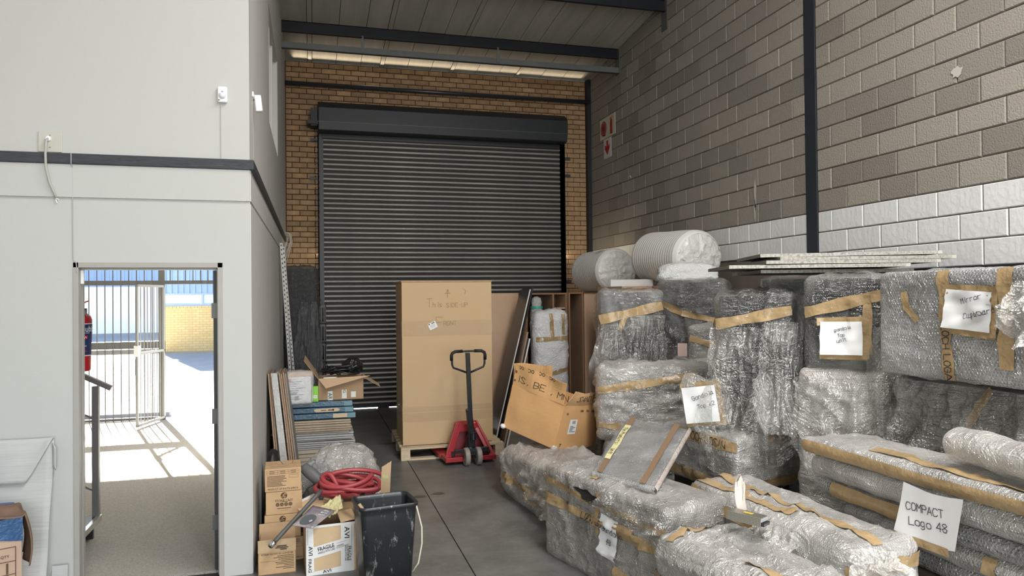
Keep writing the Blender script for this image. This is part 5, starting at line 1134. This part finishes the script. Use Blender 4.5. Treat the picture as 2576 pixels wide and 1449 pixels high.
for k, (a, b) in enumerate(((.03,.0),(.045,.02),(.02,-.02))):
    MB().tube([(.0+b,-.02,.09),(.035+a,-.03,.06),(.05+a,-.03,-.05),(.03+b,-.03,-.22),(-.03,-.03,-.42-.1*k),(-.01,-.03,-.2),(.02+b,-.025,.02),(.0+b,-.02,.09)], .006, 6).build('strand', M('off_white_cable', (.52,.50,.45), .5), t, smooth=True)
# ================================================================== CENTRE
PINE = M('pale_pine', (.60,.49,.33), .8, var=.18, vscale=9, stretch=(1, 1, 4), bump=.2, rnd=.08)
t = thing('wooden_pallet', 'pale wooden pallet under the tall carton', 'pallet', (1.52,8.62,0), (0,0,R(-1)))
db = MB().box(-.58,.58,-.05,.05,0,.02).mesh('deck_board'); db.materials.append(PINE)
for k in range(7): inst(db, 'deck_board', t, (0, -.55+k*.183, .118))
sb = MB().box(-.05,.05,-.60,.60,0,.02).mesh('stringer_board'); sb.materials.append(PINE)
for x in (-.53, 0, .53): inst(sb, 'stringer_board', t, (x, 0, .097))
bl = MB().box(-.05,.05,-.05,.05,0,.078).mesh('pallet_block'); bl.materials.append(PINE)
for x in (-.53, 0, .53):
    for y in (-.55, 0, .55): inst(bl, 'pallet_block', t, (x, y, .019))
for y in (-.55, 0, .55): MB().box(-.58,.58,y-.05,y+.05,0,.018).build('bottom_board', PINE, t)
# tall carton
TAN = M('tan_fibre_carton', (.60,.425,.255), .75, var=.08, vscale=2.2, bump=.1, bscale=60, col2=(.55,.37,.20))
t = thing('tall_carton', 'tall tan carton marked THIS SIDE-UP on the pallet', 'carton', (1.487,8.56,.139), (0,0,R(-1)))
MB().box(-.505,.505,-.40,.40,0,1.835).build('body', TAN, t, bevel=.006)
MB().box(-.515,.515,-.41,-.400,.0,1.825).build('front_panel', TAN, t, bevel=.003)
MB().box(-.52,.52,-.415,.405,1.825,1.842).build('lid', M('tan_carton_edge', (.47,.29,.16), .8, var=.15, vscale=20), t)
TP = film('clear_packing_tape', (.62,.47,.30), .22, .05, .35, 22)
for z0, h in ((1.22,.17),(.26,.10),(.37,.06)):
    b = MB().grid(lambda i, j: Vector((-.52+1.04*i, -.4125-.003*abs(sin(i*31+j*5))*(h > .15), z0+h*j)), 40, 4).grid(lambda i, j: Vector((-.5085-.003*abs(sin(i*9+j*4)), -.41+.81*i, z0+h*j)), 20, 4); b.build('tape_band', TP, t, smooth=True, fixn=False)
cmap = lambda u, v: Vector((u, -.4118, v))
pen_on(cmap, [('T', -.235,1.545,.095,0), ('his', -.165,1.545,.052,0), ('SIDE-UP', -.01,1.54,.044,1), ('F', -.13,1.31,.12,0), ('RONT', -.045,1.335,.046,1), ('^', -.03,1.645,.10,0), ('~', .18,1.69,.07,0)], .0042, M('faded_marker', (.28,.17,.09), .8), t)
MB().obox((-.17,-.4165,1.335), (.095,.001,.075), (0,R(-24),0)).build('address_label', PAPER, t)
print_on(lambda u, v: Vector((-.17+u*cos(R(24))-v*sin(R(24)), -.4175, 1.335+u*sin(R(24))+v*cos(R(24)))), [('rect', -.04,.022,-.022,.032), ('rect', -.005,.022,.035,.031)]+[('rect', -.03,.01-.01*k,.03,.012-.01*k) for k in range(4)], INK, t)
# pallet truck
JR = M('pallet_truck_red', (.36,.025,.035), .32, var=.15, vscale=10); JB = M('pallet_truck_black', (.014,.016,.018), .35)
t = thing('pallet_truck', 'red hand pallet truck with black loop handle in front of the carton', 'pallet truck', (1.632,7.66,0), (0,0,R(3)))
for s_ in (-1, 1):
    x = -.235 if s_ < 0 else .205
    MB().box(x-.065,x+.065,.20,1.20,.045,.080).build('fork', JR, t, bevel=.006)
    MB().prism([(.05,.055),(.24,.055),(.24,.11),(.17,.36),(.13,.36)], s_*.27-.006, s_*.27+.006, 'x') if False else None
# red A-shaped shroud
yb = .13
m = MB(); 
for s_ in (-1, 1):
    m.bar((s_*.25,.02,.06),(s_*.085,.16,.425),.07,.02, up=(0,-1,0)); m.bar((s_*.25,.08,.06),(s_*.10,.20,.425),.012,.14, up=(0,-1,0))
m.box(-.28,-.05,-.02,.22,.035,.085).box(.05,.28,-.02,.22,.035,.085).build('red_shroud', JR, t, bevel=.006)
MB().add([(-.10,.13,.40),(.10,.13,.40),(.10,.20,.43),(-.10,.20,.43),(-.13,.13,.33),(.13,.13,.33)],[(0,1,2,3),(4,5,1,0)]).build('shroud_cap', JR, t, solid=.008, fixn=False)
MB().add([(-.23,.19,.07),(.23,.19,.07),(.09,.22,.42),(-.09,.22,.42)],[(0,1,2,3)]).build('back_plate', M('dark_truck_red', (.20,.018,.025), .4), t, solid=.008, fixn=False)
MB().lathe([(.055,.10),(.055,.20),(.042,.21),(.042,.30),(.03,.31),(.03,.36)], 18, (0,.02,0)).build('pump', JB, t, smooth=True)
for k in range(6): MB().lathe([(.036,0),(.040,.006),(.036,.012)], 14, (.012,-.05,.27+.014*k)).build('spring_coil', JB, t, smooth=True)
MB().box(-.19,.12,-.06,-.03,.135,.175).box(-.06,.06,-.08,.05,.11,.16).box(.1,.19,-.05,.0,.13,.18).build('linkage', JB, t, bevel=.004)
MB().box(-.21,-.18,-.02,.14,.10,.14).box(.18,.21,-.02,.14,.10,.14).build('lift_rod', JB, t)
WH = M('worn_nylon_wheel', (.30,.27,.24), .55, var=.2, vscale=12)
for x in (-.075,.055):
    wl = MB().lathe([(.085,-.027),(.095,-.02),(.095,.02),(.085,.027),(.057,.029),(.055,.018),(.02,.018),(.02,.03)], 28).build('steer_wheel', WH, t, smooth=False, loc=(x+.01,-.06,.095), rot=(0,R(90),0))
    MB().lathe([(.018,-.034),(.018,.034)], 14).build('hub', JB, wl)
MB().bar((0,-.02,.19),(0,-.03,.40),.07,.05).build('handle_foot', JB, t, bevel=.006)
MB().bar((0,-.04,.33),(-.035,-.05,.60),.062,.045).bar((-.012,-.05,.40),(-.045,-.07,1.20),.046,.036).build('handle_shaft', JB, t, bevel=.005)
hp = [(-.012,.0,.985),(-.10,0,1.02),(-.165,0,1.045),(-.178,0,1.08),(-.182,0,1.16),(-.175,0,1.195),(-.145,0,1.213),(-.07,0,1.215),(0,0,1.216),(.07,0,1.215),(.145,0,1.213),(.175,0,1.195),(.182,0,1.16),(.178,0,1.08),(.165,0,1.045),(.10,0,1.02),(.012,0,.985)]
MB().tube([(x-.035,-.065,z_) for x, y, z_ in hp], .011, 10).build('loop_handle', JB, t, smooth=True)
GR = M('black_rubber_grip', (.01,.01,.011), .6)
MB().tube([(-.219,-.065,1.12),(-.220,-.065,1.17),(-.212,-.065,1.197),(-.18,-.065,1.215),(-.10,-.065,1.217)], .017, 10).build('grip', GR, t, smooth=True)
MB().tube([(.149,-.065,1.12),(.150,-.065,1.17),(.142,-.065,1.197),(.11,-.065,1.215),(.03,-.065,1.217)], .017, 10).build('grip', GR, t, smooth=True)
# MDF board and cabinets behind
MDF = M('brown_mdf', (.52,.35,.235), .8, var=.06, vscale=6, bump=.05, bscale=90); MDFE = M('mdf_edge', (.27,.14,.07), .8)
o = MB().box(2.06,2.72,9.55,9.568,0,1.84).build('mdf_board', MDF, bevel=.002); tag(o, 'flat brown board standing behind the tall carton', 'board')
def carcass(label, x0, x1, y0, y1, h, side_r=True, shelves=()):
    t = thing('mdf_cabinet', label, 'cabinet', ((x0+x1)/2, y0, 0), group='brown board cabinets'); w2 = (x1-x0)/2; d = y1-y0; th = .018
    MB().box(-w2,-w2+th,0,d,0,h).build('side_panel', MDF, t); MB().box(w2-th,w2,0,d,0,h).build('side_panel', MDF, t)
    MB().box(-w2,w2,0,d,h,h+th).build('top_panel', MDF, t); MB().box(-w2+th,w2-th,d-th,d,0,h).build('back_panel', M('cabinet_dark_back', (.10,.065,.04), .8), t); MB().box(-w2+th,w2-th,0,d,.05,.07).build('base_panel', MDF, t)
    MB().box(-w2-.0005,-w2+th,-.001,.0,0,h).box(w2-th,w2+.0005,-.001,.0,0,h).box(-w2,w2,-.001,0,h,h+th).build('front_edging', MDFE, t)
    for z_ in shelves: MB().box(-w2+th,w2-th,.02,d,z_,z_+th).build('shelf', MDF, t)
    return t
carcass('open brown cabinet holding the wrapped rolls', 2.725, 3.11, 9.20, 9.65, 1.815)
carcass('narrow brown cabinet with a shelf next to the open cabinet', 3.115, 3.31, 9.25, 9.65, 1.815, shelves=(1.62,))
carcass('brown cabinet carcass with a deep dark opening', 3.315, 3.52, 9.18, 9.7, 1.82)
t = thing('mdf_cabinet', 'brown cabinet with a plain closed front under the foam roll', 'cabinet', (3.85,9.16,0), group='brown board cabinets')
MB().box(-.325,.325,0,.55,0,1.82).build('body', MDF, t, bevel=.002); MB().box(-.325,.325,-.006,0,0,1.815).build('front_panel', MDF, t, bevel=.002); MB().box(-.328,.33,-.01,.56,1.82,1.832).build('top_panel', MDFE, t)
o = MB().box(3.55,4.66,9.75,11.2,0,1.82).build('mdf_cabinet', MDF, bevel=.003); tag(o, 'long brown cabinet in the corner carrying the far foam roll', 'cabinet', 'brown board cabinets')
o = MB().box(3.86,4.66,7.5,9.1,0,1.90).build('mdf_cabinet', MDF, bevel=.003); tag(o, 'long brown cabinet along the block wall under the near foam roll', 'cabinet', 'brown board cabinets')
# wrapped goods in the open cabinet
t = thing('wrapped_white_package', 'white foam-wrapped package with crossed tape in front of the cabinet', 'wrapped package', (2.965,8.97,0), group='wrapped goods by the cabinet')
w = Wrap((.43,.22,1.585), .06, .025, 301, (6,5,2)); w.mesh(.035).build('foam_wrap', film('white_foam_wrap', (.80,.80,.80), .96, .25, .5, 30), t, smooth=True)
tape(w, t, '-y', (-.215,1.24), (.215,1.25), .055); tape(w, t, '-y', (-.0,1.24), (-.02,1.56), .05); tape(w, t, '-y', (-.2,.75), (.215,.86), .05); tape(w, t, '-y', (.15,1.3), (.14,1.55), .04)
t = thing('wrapped_bottle', 'slim shrink-wrapped bundle with green tape in the cabinet', 'wrapped package', (2.855,9.02+.14,0), group='wrapped goods by the cabinet')
MB().lathe([(.085,.03),(.085,1.4),(.088,1.55),(.075,1.62),(.062,1.66),(.07,1.72),(.055,1.77),(.02,1.79)], 20).build('shrink_wrap', film('clear_grey_wrap', (.62,.63,.60), .75, .1, .8, 20), t, smooth=True)
for z_ in (1.63,1.32,1.18,.92): MB().lathe([(.080 if z_ > 1.6 else .0885,0),(.082 if z_ > 1.6 else .089,.03)], 20, (0,0,z_)).build('green_tape', M('green_tape', (.05,.38,.28), .4), t)
# leaning dark panels
for k, (bx, by, tx, ty, h, c, lab) in enumerate(((2.13,8.62,2.60,9.0,1.88,(.05,.05,.052),'broad dark panel with a pale edge leaning on the cabinet'), (2.20,8.70,2.655,9.1,1.90,(.012,.012,.013),'black panel leaning behind the broad dark one'),
                             (2.19,8.42,2.50,8.75,1.36,(.30,.20,.13),'shorter brown panel leaning in front of the black one'), (2.225,8.42,2.525,8.75,1.28,(.42,.42,.42),'shorter grey-white panel leaning rightmost'))):
    t = thing('leaning_board_sheet', lab, 'panel', (0,0,0), group='leaning panels'); A = Vector((bx,by,.003)); B = Vector((tx,by+.0,h)); D = Vector((.02,.50 if k < 2 else .30,0)); n = Vector((.02,0,0))
    vs = [A, A+n, A+n+D, A+D, B, B+n, B+n+D, B+D]
    MB().add(vs, [(0,3,2,1),(4,5,6,7),(0,1,5,4),(1,2,6,5),(2,3,7,6),(3,0,4,7)]).build('sheet', M('panel_finish_%d' % k, c, .3, var=.15, vscale=3), t)
    if k in (0, 3): MB().add([p+Vector((0,-.003,0)) for p in (A, A+n*.7, B+n*.7, B)], [(0,1,2,3)]).build('pale_edge', M('pale_panel_edge', (.62,.62,.60), .5), t, solid=.003, fixn=False)
# crushed carton on the low bundle
t = thing('crushed_carton', 'crushed orange-brown carton tipped over with torn flaps', 'carton', (2.13,6.50,.475), (R(12), R(7), R(34)))
sx, sy, sz = .62,.62,.40
def wav(p, s=3, a=.012): p = Vector(p); return p+Vector((fbm(p*4, s), fbm(p*4, s+1), fbm(p*4, s+2)*.5))*a
cx_ = MB()
def facef(o_, u_, v_): return lambda i, j: wav(Vector(o_)+Vector(u_)*i+Vector(v_)*j)
for o_, u_, v_ in (((-sx/2,-sy/2,0),(sx,0,0),(0,0,sz)), ((-sx/2,sy/2,0),(sx,0,0),(0,0,sz)), ((-sx/2,-sy/2,0),(0,sy,0),(0,0,sz)), ((sx/2,-sy/2,0),(0,sy,0),(0,0,sz)), ((-sx/2,-sy/2,0),(sx,0,0),(0,sy,0))): cx_.grid(facef(o_, u_, v_), 10, 8)
cx_.build('body', CARD3, t, solid=.005, fixn=False)
def flapf(o_, u_, v_, s=5, a=.035, crush=.0): return lambda i, j: wav(Vector(o_)+Vector(u_)*i+Vector(v_)*j+Vector((0,0,-crush*max(0, i-.6)*j)), s, a*(.25+j))
FL = MB().grid(flapf((-sx/2,sy/2,sz),(0,-sy,0),(-.02,.0,.20), 5, .04, .03), 14, 8).build('left_flap', CARD3, t, solid=.005, fixn=False)
FRf = MB().grid(flapf((-sx/2,-sy/2,sz),(sx,0,0),(.06,-.03,.13), 8, .05), 12, 6).build('front_flap', M('browner_cardboard_flap', (.56,.34,.165), .8, var=.08), t, solid=.005, fixn=False)
BKf = MB().grid(flapf((-sx/2,sy/2,sz),(sx,0,0),(0,.04,.20), 12, .03), 12, 6).build('back_flap', CARD3, t, solid=.005, fixn=False)
fmp = lambda u, v: flapf((-sx/2,sy/2,sz),(0,-sy,0),(-.02,.0,.20), 5, .04, .03)(u, v)+Vector((-.005,-.004,.0))
pen_on(lambda a, b: fmp(a/.52, b/.25), [('IS, BE , MN', .03,.07,.068,-2)], .0055, INK, FL)
print_on(lambda a, b: fmp(a/.52, min(1, b/.25)), [('OC', .07,.232,.055,180,.036), ('OC', .17,.232,.055,180,.036), ('OC', .27,.232,.055,180,.036), ('OC', .37,.230,.055,180,.036), ('8', .012,.17,.03,90,.02), ('S', .012,.07,.03,90,.02)], INK, FL)
rmp = lambda u, v: flapf((-sx/2,-sy/2,sz),(sx,0,0),(.06,-.03,.13), 8, .05)(u, v)+Vector((.0,-.006,.002))
pen_on(lambda a, b: rmp(a/.50, b/.13), [('SANDTO', .10,.035,.055,3)], .005, INK, FRf)
lm = lambda u, v: wav((u, -sy/2, v))+Vector((0,-.005,0))
MB().grid(lambda i, j: lm(-.17+.11*i, .13+.135*j), 4, 4).build('shipping_label', PAPER, t, fixn=False)
print_on(lambda u, v: lm(u, v)+Vector((0,-.002,0)), [('rect', -.135+.007*k, .225, -.132+.007*k, .255) for k in range(7)]+[('rect', -.155,.20-.012*k,-.155+rs.uniform(.04,.085),.204-.012*k) for k in range(5)], INK, t)
print_on(lambda u, v: lm(u, v)+Vector((0,-.001,0)), [('S', -.235,.32,.03,0,.02), ('8', -.02,.345,.05,0,.018), ('S', .07,.345,.05,0,.018), ('8', .15,.345,.05,0,.018), ('7', -.235,.03,.03,0,.03)], INK, t)
for p in ((-sx/2,-sy/2,0.0), (-sx/2,sy/2,0.0)): MB().lathe([(.001,-.018),(.02,-.012),(.03,.005),(.022,.024),(.001,.03)], 9, p).build('torn_corner', M('torn_white_film', (.8,.8,.8), .3, bump=.8, bscale=40), t)
# foam rolls
def foamroll(label, c, L_, r, rot, seed, marks=False):
    t = thing('foam_roll', label, 'foam roll', c, rot, group='white foam rolls')
    FOAMW = M('white_foam_roll', (.80,.79,.76), .45, var=.03, vscale=6)
    def fn(i, j):
        a = i*2*pi; y = -L_/2+L_*j; k = 1+.007*sin(j*L_*2*pi/.05)+.015*fbm((cos(a)*2, sin(a)*2, j*3), seed); e = min(j, 1-j); k *= (1-.13*max(0, 1-e/.08)**2.2); return Vector((r*k*cos(a), y, r*k*sin(a)))
    MB().grid(fn, 48, 120, 2, 1).build('roll', FOAMW, t, smooth=True)
    FP = film('wrinkled_end_film', (.86,.85,.82), .80, .13, .6, 9)
    def en(i, j):
        a = i*2*pi; rr = r*.90*j; z_ = -L_/2+.012-.055*(1-j**2.5)-.012*abs(sin(a*6+seed+2*fbm((cos(a), sin(a), j), seed)))*j*(1.2-j)+.03*max(0, .22-j)*4*.5+.018*fbm((cos(a)*5*j, sin(a)*5*j, 0), seed); return Vector((rr*cos(a), z_, rr*sin(a)))
    MB().grid(en, 64, 16, 1.5, .4).build('end_film', FP, t, smooth=True, fixn=False)
    sp = MB().tube([(r*(.12+.60*q/60)*cos(q*.42), -L_/2-.004, r*(.12+.60*q/60)*sin(q*.42)) for q in range(61)], .005, 5); sp.build('spiral_edge', M('foam_layer_edge', (.62,.61,.58), .6), t)
    if marks: print_on(lambda u, v: Vector(((r*1.02)*cos(R(118)+v/r), u, (r*1.02)*sin(R(118)+v/r))), [('rect', -.30+.05*k, .03-.0*k, -.27+.05*k, .05) for k in range(3)]+[('rect', -.33+.03*k, -.02, -.312+.03*k, .005) for k in range(5)], M('grey_stamp_ink', (.25,.24,.22), .8), t)
    return t
foamroll('large white foam roll on top, nearest along the block wall', (4.22,7.93,2.235), 1.06, .325, (R(3),0,R(4)), 3)
foamroll('white foam roll further back against the brick corner', (4.16,10.03,2.145), 1.0, .318, (0,0,R(2)), 6, True)
t = thing('foam_bag', 'small white foam bundle in plastic under the large foam roll', 'foam roll', (3.88,7.02,1.948), (0,0,R(-25)), 'white foam rolls'); blob(.32,.15,.19,41,.2).build('skin', film('white_foam_wrap', (.80,.80,.80), .96), t, smooth=True)
for k in range(3):
    t = thing('white_channel', ['frontmost white metal channel beside the foam roll', 'middle white metal channel beside the foam roll', 'rearmost white metal channel beside the foam roll'][k], 'channel', (3.70+.10*k,8.10+.05*k,1.80+.10), (0,0,R(-22)), 'white channels')
    E_ = M('white_powder_coat', (.66,.66,.65), .5); MB().box(-.22,.22,0,.003,0,.085).build('web', E_, t); MB().box(-.22,.22,0,.045,0,.003).build('lower_lip', E_, t); MB().box(-.22,.22,0,.03,.082,.085).build('upper_lip', E_, t)
o = MB().box(3.45,3.83,7.75,8.5,0,1.898).build('mdf_cabinet', MDF, bevel=.003) ; tag(o, 'brown cabinet under the white channels', 'cabinet', 'brown board cabinets'); o.scale = (1,1,1)
# fire signs on the block wall
SG = M('photoluminescent_board', (.62,.60,.50), .5); SR = M('sign_red', (.42,.012,.02), .5)
t = thing('fire_point_sign', 'red and white hose reel and extinguisher sign on the block wall', 'sign', (RX-.002, 11.18, 4.42), (0,0,R(-90)))
MB().box(-.32,.32,-.006,0,0,.345).build('board', SG, t)
smp = lambda u, v: Vector((u, -.0075, v))
sm2 = lambda u, v: Vector((u, -.009, v))
p = print_on(smp, [('disc', -.16,.175,.125), ('rect', .115,.03,.205,.235), ('poly', [(.115,.235),(.205,.235),(.18,.275),(.14,.275)]), ('rect', .145,.27,.175,.30), ('line', [(.16,.30),(.22,.315),(.245,.27),(.235,.06)], .008), ('line', [(.16,.30),(.10,.28)], .012), ('rect', -.16,.045,-.08,.075)], SR, t, 'symbol')
print_on(sm2, [('line', [(-.16+r_*cos(a), .175+r_*sin(a)) for a in [q*pi/12 for q in range(25)]], .011) for r_ in (.035,.065,.095)]+[('rect', -.002,.0,.002,.345)], SG, t, 'symbol_gap')
t = thing('arrow_sign', 'white sign with a red arrow pointing down below the fire sign', 'sign', (RX-.002, 11.19, 4.08), (0,0,R(-90)))
MB().box(-.155,.155,-.006,0,0,.325).build('board', M('white_sign_board', (.66,.65,.62), .5), t)
print_on(smp, [('poly', [(-.035,.29),(.035,.29),(.035,.19),(.10,.235),(.10,.16),(0,.05),(-.10,.16),(-.10,.235),(-.035,.19)])], SR, t, 'symbol')
# dark cabinet top behind the cupboard, by the wall
o = MB().box(4.25,4.70,2.4,4.4,0,1.965).build('dark_cupboard', DARK); tag(o, 'dark cupboard top just showing behind the mirror cupboard', 'cupboard')
